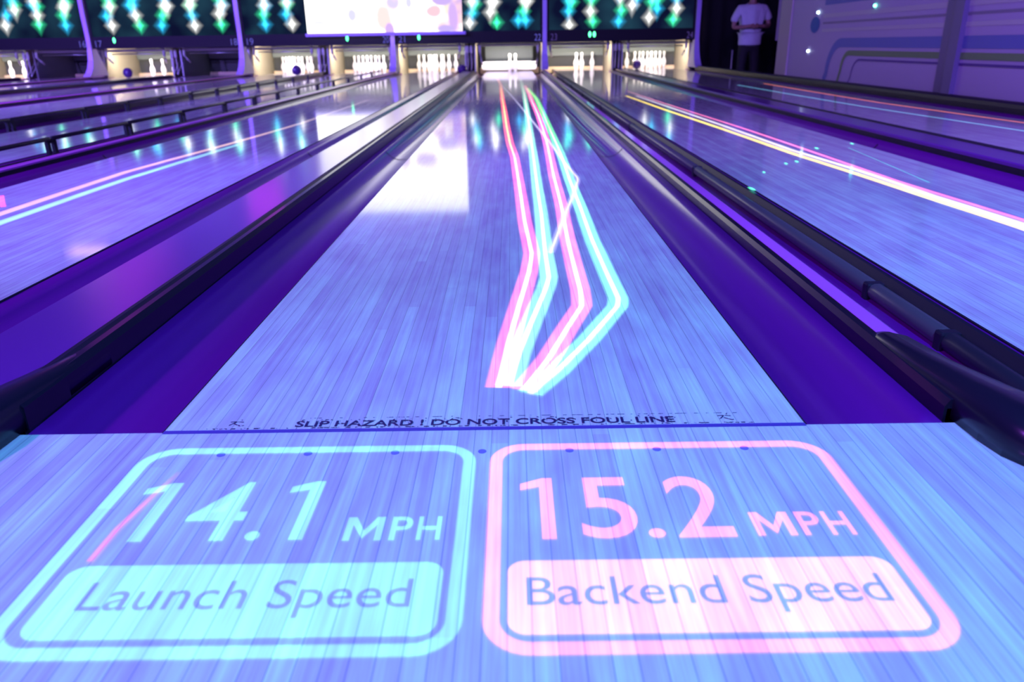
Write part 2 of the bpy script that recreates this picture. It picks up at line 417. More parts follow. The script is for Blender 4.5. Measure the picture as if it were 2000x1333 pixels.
def rrect(x0, x1, y0, y1, r, n=8):
    pts = []
    for cx, cy, a in ((x1-r, y1-r, 0), (x0+r, y1-r, 90), (x0+r, y0+r, 180), (x1-r, y0+r, 270)):
        for k in range(n+1):
            t = math.radians(a+90*k/n); pts.append((cx+r*math.cos(t), cy+r*math.sin(t)))
    return pts
def frame_bm(x0, x1, y0, y1, r, w, feather=0.0):
    """rounded outline, w wide, with a soft rim stored in the fade attribute"""
    bm = bmesh.new(); col = bm.verts.layers.float.new('fade')
    offs = [(-feather, 0), (0, 1), (w, 1), (w+feather, 0)]
    rings = []
    for d, a in offs:
        ring = []
        for p in rrect(x0+d, x1-d, y0+d, y1-d, max(r-d, 0.002)):
            v = bm.verts.new((p[0], p[1], 0)); v[col] = a; ring.append(v)
        rings.append(ring)
    for u, v in zip(rings, rings[1:]):
        m = len(u)
        for i in range(m): bm.faces.new((u[i], u[(i+1) % m], v[(i+1) % m], v[i]))
    return bm
def lift(bm, z, origin=(0, 0)):
    for v in bm.verts: v.co = (v.co.x-origin[0], v.co.y-origin[1], z)
    bmesh.ops.recalc_face_normals(bm, faces=bm.faces); return bm

# worn black warning text
def worn(name, thr):
    q = NT(name); p = q.n('ShaderNodeBsdfPrincipled'); p.inputs['Base Color'].default_value = (0.03, 0.01, 0.09, 1); p.inputs['Roughness'].default_value = 0.5
    tr = q.n('ShaderNodeBsdfTransparent'); mx = q.n('ShaderNodeMixShader'); nz = q.n('ShaderNodeTexNoise'); nz.inputs['Scale'].default_value = 140; nz.inputs['Detail'].default_value = 3
    g = q.n('ShaderNodeNewGeometry'); q.l(g.outputs['Position'], nz.inputs['Vector'])
    q.l(q.math('GREATER_THAN', nz.outputs['Fac'], thr), mx.inputs[0]); q.l(p.outputs[0], mx.inputs[1]); q.l(tr.outputs[0], mx.inputs[2])
    q.l(mx.outputs[0], q.out.inputs[0]); return q.m
bm = text_bm('SLIP HAZARD ! DO NOT CROSS FOUL LINE', -0.315, 0.317, 0.0140, 0.0350, 0.02)
t = empty('warning_lettering', (0, 0.02, 0.0), 'worn black capital warning lettering printed behind the foul line', 'lettering')
obj('lettering', lift(bm, 0.0009, (0, 0.02)), worn('worn_black_ink', 0.66), t)
bm = text_bm('SLIP HAZARD ! DO NOT CROSS FOUL LINE', -0.309, 0.321, 0.0215, 0.041, 0.0)
obj('worn_ghost_print', lift(bm, 0.0007, (0, 0.02)), worn('faded_ink', 0.40), t)
bm = bmesh.new(); box(bm, -0.46, 0.46, 0.0095, 0.0120, 0.0002, 0.0008); box(bm, -0.30, 0.43, 0.0455, 0.0465, 0.0002, 0.0006)
for v in bm.verts: v.co.y -= 0.02
obj('worn_border', bm, worn('worn_border_ink', 0.45), t)
for sx, lx in ((-0.415, 'left'), (0.404, 'right')):
    bm = bmesh.new()
    # slipping figure pictogram made of strokes
    for a, b, wd in (((0.000, 0.012), (-0.006, 0.004), .0022), ((-0.006, 0.004), (-0.012, -0.004), .002), ((-0.004, 0.002), (0.008, -0.006), .002), ((-0.002, 0.010), (0.010, 0.008), .0016), ((-0.003, 0.010), (-0.013, 0.009), .0016), ((0.008,-0.006),(0.014,-0.004),.0016), ((0.003,0.0155),(0.0055,0.0155),.0022)):
        a = Vector(a); b = Vector(b); d = (b-a).normalized(); nn = Vector((-d.y, d.x))*wd/2
        bm.faces.new([bm.verts.new((p.x+sx, p.y+0.006, 0.0009)) for p in (a+nn, b+nn, b-nn, a-nn)])
    obj('slipping_figure', bm, worn('worn_figure_ink', 0.56), t)

# ------------------------------------------------------------------ projected speed read-outs, drawn as emissive decals on the approach
CY = glow('cyan_emissive_projection', (0.16, 0.72, 0.5), 0.56); CYs = glow('cyan_projected_outline', (0.16, 0.72, 0.5), 0.60, soft=True)
PK = glow('pink_emissive_projection', (1.0, 0.20, 0.40), 0.68); PKs = glow('pink_projected_outline', (1.0, 0.20, 0.40), 0.70, soft=True)
PKB = glow('pale_pink_projected_box', (0.85, 0.36, 0.40), 0.72)
def digit_bm(items, y0, y1):
    bm = bmesh.new(); h = y1-y0
    for ch, x0, x1 in items:
        if ch == '1':
            w_ = 0.0185; P_ = [(x1-w_, y0), (x1, y0), (x1, y1), (x1-w_*0.75, y1), (x0, y1-0.10*h), (x0, y1-0.215*h), (x1-w_, y1-0.155*h)]
            bm.faces.new([bm.verts.new((p[0], p[1], 0)) for p in P_])
        else:
            b2 = text_bm(ch, x0, x1, y0, y0+0.02 if ch == '.' else y1, 0.008); m_ = bpy.data.meshes.new('g'); b2.to_mesh(m_); b2.free(); bm.from_mesh(m_); bpy.data.meshes.remove(m_)
    return bm
def mph_bm(x0, x1, y0, y1):
    bm = bmesh.new(); W_ = x1-x0; h = y1-y0; w_ = 0.0098
    a, b = x0, x0+0.40*W_; m = (a+b)/2
    def poly(*P_): bm.faces.new([bm.verts.new((p[0], p[1], 0)) for p in P_])
    poly((a, y0), (a+w_*.95, y0), (a+w_*.95, y1-0.34*h), (a, y1)); poly((b-w_*.95, y0), (b, y0), (b, y1), (b-w_*.95, y1-0.34*h))
    poly((a, y1), (a+w_*.95, y1-0.34*h), (m, y0+0.08*h), (m, y0+0.42*h), (a+w_*1.15, y1)); poly((b, y1), (b-w_*1.15, y1), (m, y0+0.42*h), (m, y0+0.08*h), (b-w_*.95, y1-0.34*h))
    for ch, u, v in (('P', 0.475, 0.70), ('H', 0.755, 1.0)):
        g_ = text_bm(ch, x0+u*W_, x0+v*W_, y0, y1, 0.012); m_ = bpy.data.meshes.new('g'); g_.to_mesh(m_); g_.free(); bm.from_mesh(m_); bpy.data.meshes.remove(m_)
    return bm
def panel(ox, X0, X1, dig, dx, dy, unit_x, cap, cap_x, bx, mats, label):
    t = empty('projected_speed_panel', (ox, -0.27, 0.0), label, 'projected sign', 'projected speed read-outs')
    O = (ox, -0.27)
    obj('outline', lift(frame_bm(X0, X1, -0.499, -0.056, 0.052, 0.0155, 0.003), 0.0012, O), mats[1], t)
    obj('speed_digits', lift(digit_bm(dig, dy[0], dy[1]), 0.0014, O), mats[0], t)
    obj('unit_letters', lift(mph_bm(unit_x[0], unit_x[1], -0.3015, -0.2495), 0.0014, O), mats[0], t)
    bm = text_bm(cap, cap_x[0], cap_x[1], -0.441, -0.377, -0.005, box_=(bx[0], bx[1], -0.4715, -0.346, 0.022))
    obj('caption_box', lift(bm, 0.0014, O), mats[2], t)
    return t
panel(-0.266, -0.523, -0.010, [('1', -0.476, -0.429), ('4', -0.3905, -0.3125), ('.', -0.2990, -0.2800), ('1', -0.268, -0.2225)], 0, (-0.298, -0.1575), (-0.1715, -0.0465), 'Launch Speed', (-0.448, -0.0702), (-0.489, -0.036),
      (CY, CYs, CY), 'cyan projected launch speed panel reading 14.1 on the approach boards')
panel(0.270, 0.0145, 0.5265, [('1', 0.0575, 0.1030), ('5', 0.1375, 0.2120), ('.', 0.2215, 0.2430), ('2', 0.2590, 0.3330)], 0, (-0.303, -0.157), (0.360, 0.4855), 'Backend Speed', (0.063, 0.4748), (0.0405, 0.5),
      (PK, PKs, PKB), 'pink projected backend speed panel reading 15.2 on the approach boards')

# ------------------------------------------------------------------ ball traces: projected light drawn as emissive ribbons
def smooth_pts(pts, sub=3, keep=()):
    """Catmull-Rom through the measured points, in a distance-even way"""
    P = [Vector(p) for p in pts]; out = []
    for i in range(len(P)-1):
        p0 = P[max(i-1, 0)]; p1 = P[i]; p2 = P[i+1]; p3 = P[min(i+2, len(P)-1)]
        for k in range(sub):
            s = k/sub
            # straight in part, rounded by averaging, so the kinks stay readable
            lin = p1.lerp(p2, s)
            cr = 0.5*((2*p1)+(p2-p0)*s+(2*p0-5*p1+4*p2-p3)*s*s+(3*p1-p0-3*p2+p3)*s*s*s)
            out.append(lin.lerp(cr, 0.25))
    out.append(P[-1]); return out
def trace(bm, lay, pts, prof, z, colf=None):
    """prof: list of (offset across X in metres, colour); ribbons keep their width across the lane"""
    P = smooth_pts(pts); ys = [p.y for p in P]; tot = len(P)-1
    rows = []
    for i, p in enumerate(P):
        a = P[max(i-1, 0)]; b = P[min(i+1, tot)]; d = (b-a).normalized(); nrm = Vector((d.y, -d.x))
        if nrm.x < 0: nrm = -nrm
        row = []
        for off, c in prof:
            v = bm.verts.new((p.x+nrm.x*off, p.y+nrm.y*off, z))
            cc = colf(c, p.y) if colf else c
            v[lay] = (cc[0], cc[1], cc[2], 1); row.append(v)
        rows.append(row)
    for u, v in zip(rows, rows[1:]):
        for k in range(len(prof)-1): bm.faces.new((u[k], u[k+1], v[k+1], v[k]))
def trace_obj(name, label, strands, z, mat, group):
    bm = bmesh.new(); lay = bm.verts.layers.float_color.new('glow')
    allp = [p for s in strands for p in s[0]]; o0 = (strands[0][0][0][0], strands[0][0][0][1])
    for pts, prof, colf in strands: trace(bm, lay, pts, prof, z, colf)
    for v in bm.verts: v.co.x -= o0[0]; v.co.y -= o0[1]
    bmesh.ops.recalc_face_normals(bm, faces=bm.faces)
    o = obj(name, bm, mat); o.location = (o0[0], o0[1], 0); tag(o, label, 'light trace', group); return o
def prof(c, core, w=0.021, cw=0.0045, soft=0.007):
    z0 = (0, 0, 0)
    return [(-w-soft, z0), (-w, c), (-cw-0.003, c), (-cw, core), (cw, core), (cw+0.003, c), (w, c), (w+soft, z0)]
def blend(nearc, farc, ya, yb, fade_to=None):
    def f(c, y):
        if max(c) == 0: return c
        k = min(1, max(0, (y-ya)/(yb-ya)))
        m = [(1-k)+k*farc[i] for i in range(3)]
        f2 = 1 if y < 6 else max(0.12, 1-(y-6)/6)
        return [c[i]*m[i]*f2 for i in range(3)]
    return f
TR = {
'A': [(0.022, 0.1597), (0.0391, 0.383), (0.0656, 0.6478), (0.0938, 0.9191), (0.1066, 1.1233), (0.0931, 1.5571), (0.0842, 2.1267), (0.0638, 3.2296), (0.0372, 3.8703), (0.0126, 4.8291), (-0.0285, 6.8323), (-0.0589, 8.2307), (-0.1228, 11.532), (-0.2522, 14.8637)],
'B': [(0.0398, 0.1659), (0.0635, 0.3445), (0.0868, 0.4878), (0.1323, 0.7569), (0.1465, 0.8668), (0.1474, 1.121), (0.1564, 1.7018), (0.1593, 2.2062), (0.1703, 3.3676), (0.1817, 4.8044), (0.1944, 6.4731), (0.2096, 9.1598), (0.2151, 13.2842)],
'C': [(0.0678, 0.1472), (0.1203, 0.2958), (0.1735, 0.4843), (0.2138, 0.6219), (0.2211, 0.7527), (0.2228, 0.9803), (0.2266, 1.3115), (0.2396, 1.8505), (0.2477, 2.5867), (0.2687, 3.661), (0.2809, 4.7899), (0.2834, 6.0543), (0.2744, 7.4866), (0.2712, 8.8282), (0.2518, 11.1003)],
'D': [(0.0786, 0.1315), (0.1342, 0.2337), (0.2098, 0.3974), (0.297, 0.6106), (0.3081, 0.677), (0.306, 0.8735), (0.3037, 1.286), (0.3104, 1.8152), (0.3148, 2.4615), (0.3281, 3.3501), (0.3293, 4.6013), (0.3335, 6.1559), (0.3329, 8.141), (0.2762, 10.3681)],
'E': [(-0.1505, 12.0506), (0.0362, 8.8859), (0.1531, 6.6674), (0.2183, 5.3287), (0.2928, 3.8388), (0.3262, 3.0045), (0.3537, 2.5018), (0.3469, 2.3879), (0.3044, 2.0738), (0.2375, 1.6332), (0.1628, 1.1202)]}
TM = glow_attr('ball_trace_light', 1.0, True)
TG = 'glowing ball traces on the centre lane'
W1 = (1.1, 0.75, 0.7)
trace_obj('ball_trace', 'pink to orange glowing trace at the left of the centre lane', [(TR['A'], prof((0.75, 0.10, 0.25), (1.0, 0.8, 0.6)), blend(0, (1.3, 0.9, 0.35), 1.4, 4))], 0.0010, TM, TG)
trace_obj('ball_trace', 'pale cyan glowing trace second from the left on the centre lane', [(TR['B'], prof((0.16, 0.55, 0.35), (0.8, 0.85, 0.7)), blend(0, (1, .9, .9), 2, 8))], 0.0013, TM, TG)
trace_obj('ball_trace', 'magenta glowing trace with white core on the centre lane', [(TR['C'], prof((0.80, 0.12, 0.35), (1.0, 0.8, 0.7)), blend(0, (1.2, .8, .9), 2, 8))], 0.0016, TM, TG)
trace_obj('ball_trace', 'aqua green glowing trace at the right of the centre lane', [(TR['D'], prof((0.13, 0.60, 0.30), (0.8, 0.85, 0.7)), blend(0, (.6, 1.1, .35), 2.5, 5))], 0.0019, TM, TG)
trace_obj('ball_trace', 'thin white zigzag trace crossing the magenta one on the centre lane', [(TR['E'], prof((0.22, 0.22, 0.35), (0.6, 0.55, 0.6), 0.006, 0.002, 0.010), blend(0, (.6, .6, .7), 2, 8))], 0.0022, TM, TG)
P21 = [(-1.9341, 1.2), (-1.9441, 1.8296), (-1.9445, 2.8899), (-1.7939, 4.2669), (-1.6972, 5.4913), (-1.6342, 8.3105)]
C21 = [(-1.8142, 1.1978), (-1.8386, 1.6682), (-1.8342, 2.6682), (-1.7415, 4.0321)]
trace_obj('ball_trace', 'pale pink glowing trace on the lane left of the centre', [(P21, prof((0.45, 0.25, 0.15), (0.55, 0.35, 0.2), 0.022), blend(0, (.35, .5, .8), 3.5, 6))], 0.0010, TM, 'glowing traces on the lane left of the centre')
trace_obj('ball_trace', 'pale cyan glowing trace beside the pink one left of the centre', [(C21, prof((0.16, 0.48, 0.3), (0.2, 0.55, 0.35), 0.022), blend(0, (.5, .5, .8), 2.5, 4))], 0.0013, TM, 'glowing traces on the lane left of the centre')
trace_obj('ball_trace', 'short red glowing mark at the left edge of the photo', [([(-2.19, 2.24), (-2.10, 2.1), (-2.02, 1.98)], prof((0.8, 0.05, 0.1), (0.8, 0.05, 0.1), 0.006), None)], 0.0016, TM, 'glowing traces on the lane left of the centre')
Y23 = [(1.3983, 8.3552), (1.4709, 6.234), (1.5533, 4.6038), (1.6037, 3.2298), (1.6542, 2.5176), (1.6923, 1.8547), (1.7233, 1.3627), (1.7284, 0.9)]
M23 = [(1.539, 9.2684), (1.61, 7.1224), (1.7082, 4.5767), (1.7334, 3.3679), (1.7468, 2.2656), (1.7987, 1.4836), (1.8002, 1.0)]
W23 = [(1.5115, 8.3159), (1.6181, 4.8591), (1.6472, 3.3574), (1.7049, 2.6392), (1.7251, 1.9377), (1.7602, 1.4219), (1.7683, 0.95)]
G23 = 'glowing traces on the lane right of the centre'
trace_obj('ball_trace', 'yellow glowing trace on the lane right of the centre', [(Y23, prof((1.0, 0.75, 0.0), (1.0, 0.8, 0.1), 0.017, 0.004, 0.006), blend(0, (.7, .7, .5), 3, 9))], 0.0010, TM, G23)
trace_obj('ball_trace', 'white glowing trace between the yellow and magenta ones', [(W23, prof((0.55, 0.5, 0.5), (0.7, 0.7, 0.7), 0.016, 0.004, 0.008), blend(0, (.5, .5, .6), 3, 9))], 0.0013, TM, G23)
trace_obj('ball_trace', 'magenta glowing trace right of the yellow one', [(M23, prof((0.9, 0.08, 0.25), (1.0, 0.2, 0.4), 0.010, 0.003, 0.006), blend(0, (.5, 1.6, .9), 3, 9))], 0.0016, TM, G23)
trace_obj('ball_trace', 'faint thin cyan streak near the right gutter of that lane', [([(1.9961, 3.4091), (1.93, 2.8), (1.8628, 2.229)], prof((0.0, 0.15, 0.12), (0.0, 0.2, 0.15), 0.003, 0.001, 0.003), None)], 0.0010, TM, G23)
O24 = [(3.72, 10.6), (3.68, 8.5), (3.6602, 6.6964), (3.7786, 4.6428), (3.83, 4.0)]
C24 = [(3.262, 10.338), (3.28, 8.2), (3.317, 6.3032), (3.4561, 4.1256), (3.5, 3.6)]
G24 = 'glowing traces on the lane beside the painted wall'
trace_obj('ball_trace', 'dim orange glowing trace nearest the painted wall', [(O24, prof((0.40, 0.09, 0.03), (0.5, 0.12, 0.05), 0.016), None)], 0.0010, TM, G24)
trace_obj('ball_trace', 'dim pale blue glowing trace left of the orange one', [(C24, prof((0.05, 0.16, 0.25), (0.1, 0.3, 0.45), 0.016), None)], 0.0013, TM, G24)
trace_obj('light_streak', 'short red light streak across the 1 of the cyan panel', [([(-0.474, -0.3382), (-0.4725, -0.269), (-0.4598, -0.19), (-0.4487, -0.1282)], prof((0.28, 0.0, 0.04), (0.32, 0.0, 0.05), 0.001, 0.0005, 0.005), lambda c, y: [a*min(1, max(0, (-0.11-y)/0.12)) for a in c])], 0.0022, TM, 'projected streaks on the approach')
# laser light drawn as small glowing green decals
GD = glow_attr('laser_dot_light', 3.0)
for i, (x, y, s, lab) in enumerate(((1.0629, 2.1316, .022, 'bright green laser dot at the left edge of the yellow-trace lane'),
        (1.25, 2.5709, .010, 'small green laser dot, leftmost of the three left of the yellow trace'), (1.4434, 2.8357, .012, 'small green laser dot, middle of the three left of the yellow trace'),
        (1.5206, 2.9005, .014, 'small green laser dot nearest the left side of the yellow trace'), (1.812, 3.4073, .016, 'green laser dot lying right on the magenta trace'),
        (2.0927, 3.5922, .014, 'green laser dot at the right edge of the magenta-trace lane'), (2.8062, 5.1754, .03, 'green laser dot by the lane beside the painted wall'))):
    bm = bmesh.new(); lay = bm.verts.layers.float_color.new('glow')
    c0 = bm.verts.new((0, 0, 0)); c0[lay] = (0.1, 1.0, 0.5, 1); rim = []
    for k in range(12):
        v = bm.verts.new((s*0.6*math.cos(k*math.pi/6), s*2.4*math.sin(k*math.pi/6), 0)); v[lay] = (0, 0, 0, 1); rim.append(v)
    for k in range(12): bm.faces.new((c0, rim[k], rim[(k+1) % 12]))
    o = obj('laser_dot', bm, GD); o.location = (x, y, 0.0026 if x < 2.2 else 0.002); tag(o, lab, 'light dot', 'green laser dots')

# ------------------------------------------------------------------ dividers between the lanes
def cap_narrow(R, wd, first=False):
    """narrow divider between two pairs: black bead, bright strip, black bead"""
    x0 = R+0.762; x1 = R+PP+GAPL-0.762; mid = (x0+x1)/2
    t = empty('lane_divider', (mid, 0.3, -0.12), wd, 'lane divider', 'lane dividers')
    h = 0.15
    a = x0-mid; b = x1-mid
    bm = bmesh.new(); extrude_profile(bm, [(a+0.001, 0), (b-0.001, 0), (b-0.001, h-0.012), (a+0.001, h-0.012)], 'Y', -0.285, 16.6)
    obj('body', bm, BLK, t)
    bm = bmesh.new(); extrude_profile(bm, [(a-0.004, h-0.045), (a+0.022, h-0.045), (a+0.024, h-0.002), (a+0.018, h+0.006), (a+0.004, h+0.004), (a-0.004, h-0.008)], 'Y', -0.285, 16.6)
    obj('edge_bead', bm, BLKG, t)
    bm = bmesh.new(); extrude_profile(bm, [(a+0.024, h-0.012), (b-0.002, h-0.012), (b-0.002, h-0.003), (b-0.010, h+0.001), (a+0.026, h+0.001)], 'Y', 0.02, 16.6)
    obj('top_strip', bm, CAPL, t)
    return t, mid, h
t, mid, h = cap_narrow(0, 'black divider with a bright violet strip right of the centre lane')
# moulded black nose at the near end, as the photo shows at lower right
def nose(parent, x0, x1, ybase=-0.3, flip=1):
    bm = bmesh.new(); rows = []
    # y (relative to the foul line), left, right, top height
    S_ = [(0.33, x0+0.004, x1-0.004, 0.036, 0.35), (0.30, x0-0.002, x1, 0.046, .4), (0.15, x0-0.001, x1+0.012, 0.056, .5), (0.02, x0+0.002, x1+0.04, 0.066, .55), (-0.06, x0+0.004, x1+0.07, 0.070, .6), (-0.11, x0+0.012, x1+0.10, 0.066, .6),
          (-0.145, x0+0.030, x1+0.12, 0.055, .6), (-0.165, x0+0.06, x1+0.11, 0.036, .6), (-0.175, x0+0.10, x1+0.08, 0.010, .6)]
    for y, l, r, top, e in S_:
        base = 0.0005 if y < 0.003 else 0.0
        wv = r-l; row = []
        for u, hh in ((0, 0), (0.0, 0.45), (0.03, 0.72), (0.10, 0.88), (0.22, 0.97), (0.4, 1.0), (0.55, 0.93), (0.75, 0.86), (0.9, 0.8), (1.0, 0.6), (1.0, 0)):
            x = l + wv*u
            row.append(bm.verts.new((x if flip > 0 else -x, y+ybase, base+top*hh)))
        rows.append(row)
    for a_, b_ in zip(rows, rows[1:]):
        for k in range(len(a_)-1): bm.faces.new((a_[k], a_[k+1], b_[k+1], b_[k]))
        bm.faces.new((a_[-1], a_[0], b_[0], b_[-1]))
    bm.faces.new(rows[0]); bm.faces.new(rows[-1][::-1])
    bmesh.ops.recalc_face_normals(bm, faces=bm.faces)
    for v in bm.verts: v.co.z += 0.12
    return obj('end_cap', bm, BLKG, parent, smooth=True)
nose(t, -0.031, 0.039)
WDN = {1: 'black divider between the far right lane and the painted wall', -1: 'narrow divider just left of the lane with the pale pink trace',
       -2: 'narrow divider left of the lane whose pins stand behind a ball', -3: 'narrow divider at the far left by the leftmost purple fin'}
for k in (-1, -2, -3):
    cap_narrow(PP*k, WDN[k])
# cap beside the right wall
bm = bmesh.new(); x0 = PP+0.762
extrude_profile(bm, [(x0, -0.12), (WX-0.022, -0.12), (WX-0.022, 0.085), (x0+0.03, 0.085), (x0+0.006, 0.07), (x0, 0.04)], 'Y', 0.02, 17.0)
o = obj('lane_divider', bm, BLK); tag(o, 'black ledge between the last gutter and the painted wall', 'lane divider', 'lane dividers')
WDW = {0: 'wide glossy purple ball return cap left of the centre lane', 1: 'purple cap between the yellow-trace lane and the lane by the wall',
       -1: 'wide purple cap between the two lanes with bumper rails', -2: 'wide purple cap between the two lanes left of the bumper lanes', -3: 'wide purple cap at the far left edge'}
for k in (0, 1, -1, -2, -3):
    x1 = PP*k-0.762; x0 = x1-0.254
    t = empty('ball_return_cap', ((x0+x1)/2, 0.2, -0.12), WDW[k], 'ball return cap', 'ball return caps')
    a, b = -0.127, 0.127; h = 0.165
    bm = bmesh.new(); extrude_profile(bm, [(a+.002, 0), (b-.002, 0), (b-.002, h-0.02), (a+.002, h-0.02)], 'Y', -0.185, 16.7); obj('body', bm, BLK, t)
    bm = bmesh.new(); extrude_profile(bm, [(a, h-0.02), (b-0.05, h-0.02), (b-0.05, h), (a+0.006, h), (a, h-0.006)], 'Y', -0.18, 16.7); obj('top_panel', bm, CAP, t)
    for s in (0, 1):
        if s == 0: pr = [(b-0.05, h-0.02), (b-0.024, h-0.02), (b-0.024, h+0.004), (b-0.034, h+0.008), (b-0.05, h+0.004)]
        else: pr = [(b-0.023, h-0.06), (b+0.003, h-0.06), (b+0.003, h-0.006), (b-0.008, h+0.005), (b-0.023, h+0.005)]
        bm = bmesh.new(); extrude_profile(bm, pr, 'Y', -0.18, 16.7); obj('edge_bead', bm, BLKG if s else BLK, t)
    if k == 0: nose(t, -0.129, -0.063, -0.2, -1)

# folded bumper rail lying in the gutter right of the centre (lane 23)
def rail(c, s, z, y0, y1, mat, label, posts, posts_to, dark_to=None, r=0.022):
    xx = c + s*(HW+(0.062 if z < 0 else 0.050))
    t = empty('bumper_rail', (xx, y0, z), label, 'bumper rail', 'bumper rails')
    edges = [y0] + [p for p in posts if y0 < p < y1] + [y1]
    for i, (a, b) in enumerate(zip(edges, edges[1:])):
        bm = bmesh.new(); tube(bm, [(0, a-y0+0.006, 0), (0, a-y0+0.02, 0), (0, b-y0-0.02, 0), (0, b-y0-0.006, 0)], [r*.8, r, r, r*.8], 14)
        obj('rail_section', bm, (RAILD if (dark_to and a < dark_to) else mat), t, smooth=True)
    if z < 0:
        bm = bmesh.new(); extrude_profile(bm, [(0.024, -0.025), (0.055, -0.025), (0.055, -z-0.006), (0.046, -z-0.008), (0.024, -0.004)], 'Y', 0.0, y1-y0)
        obj('gap_shade_strip', bm, BLK, t)  # black strip drawn for the dark gap between rail and lane
    for p in posts:
        bm = bmesh.new()
        if z > 0.03:
            box(bm, -0.010, 0.010, p-y0-0.05, p-y0-0.02, -z-0.045, 0.0); box(bm, -0.010, 0.010, p-y0+0.02, p-y0+0.05, -z-0.045, 0.0)
            box(bm, -0.010, 0.010, p-y0-0.03, p-y0+0.03, -0.025, -0.008)
        else: box(bm, -0.024, 0.024, p-y0-0.016, p-y0+0.016, -0.03, r-0.002, bevel=0.006)
        obj('bracket', bm, BLK, t)
rail(lane_x(23), -1, -0.036, 0.02, 16.5, RAILG, 'grey bumper rail folded in the gutter right of the centre divider', [0.46, 0.83, 2.9, 5.2, 7.3, 9.5, 11.5, 13.5], None, 0.46, r=0.023)
for n, s, lb in ((20, 1, 'raised bumper rail on the near side of the bumper lane'), (20, -1, 'raised bumper rail on the far side of the bumper lane'),
                 ):
    ys = [2.4, 3.73, 4.75, 5.75, 6.8, 7.75, 8.65, 9.6, 10.7, 11.8, 13, 14.2, 15.4] if s > 0 else [5.2, 6.34, 7.2, 8.0, 8.9, 9.8, 10.7, 11.6, 12.6, 13.7, 14.8]
    rail(lane_x(n), s, 0.085, 1.6, 16.4, RAILG, lb, ys, None, 7.3, r=0.013)

# ------------------------------------------------------------------ pin machines
PR = [(0.0257, 0), (0.0285, 0.003), (0.0362, 0.019), (0.0455, 0.057), (0.0552, 0.086), (0.0605, 0.114), (0.0578, 0.149), (0.0495, 0.184), (0.0325, 0.220), (0.0245, 0.240),
      (0.0228, 0.254), (0.0236, 0.276), (0.0292, 0.320), (0.0323, 0.343), (0.0305, 0.360), (0.0235, 0.373), (0.0130, 0.380), (0.003, 0.381)]
bm = bmesh.new(); lathe(bm, PR, 20)
pin0 = obj('bowling_pin', bm, PIN, smooth=True)
def pin_positions(c):
    return [(c+(k-r/2)*0.3048, 18.29+r*0.264) for r in range(4) for k in range(r+1)]
PINS = {24: range(10), 23: (0, 2, 9), 21: range(10), 20: range(10), 19: range(10), 17: (0, 2, 5), 15: (0, 2, 5), 16: (5, 9)}
spotn = ['front pin of the triangle', 'left pin of the second row', 'right pin of the second row', 'left pin of the third row', 'middle pin of the third row', 'right pin of the third row',
         'far left pin of the back row', 'second pin of the back row', 'third pin of the back row', 'far right pin of the back row']
LN = {24: 'beside the painted wall', 23: 'right of the centre lane', 21: 'left of the centre lane', 20: 'on the bumper lane',
      19: 'behind the ball left of the screen', 17: 'on the left three-pin lane', 16: 'on the far left dark lane', 15: 'at the far left edge'}
first = True
def put_pin(x, y, lab, grp):
    global first
    o = pin0 if first else pin0.copy()
    if not first: C.objects.link(o)
    first = False; o.location = (x, y, 0.0002); o.rotation_euler = (0, 0, 0); tag(o, lab, 'bowling pin', grp)
for n, idx in PINS.items():
    pp = pin_positions(lane_x(n))
    for i in idx: put_pin(*pp[i], 'white pin, %s %s' % (spotn[i], LN[n]), 'bowling pins')
put_pin(0.145, 17.98, 'white bowling pin, right one of the two on the centre lane', 'bowling pins')
put_pin(0.018, 18.0, 'white bowling pin, left one of the two on the centre lane', 'bowling pins')

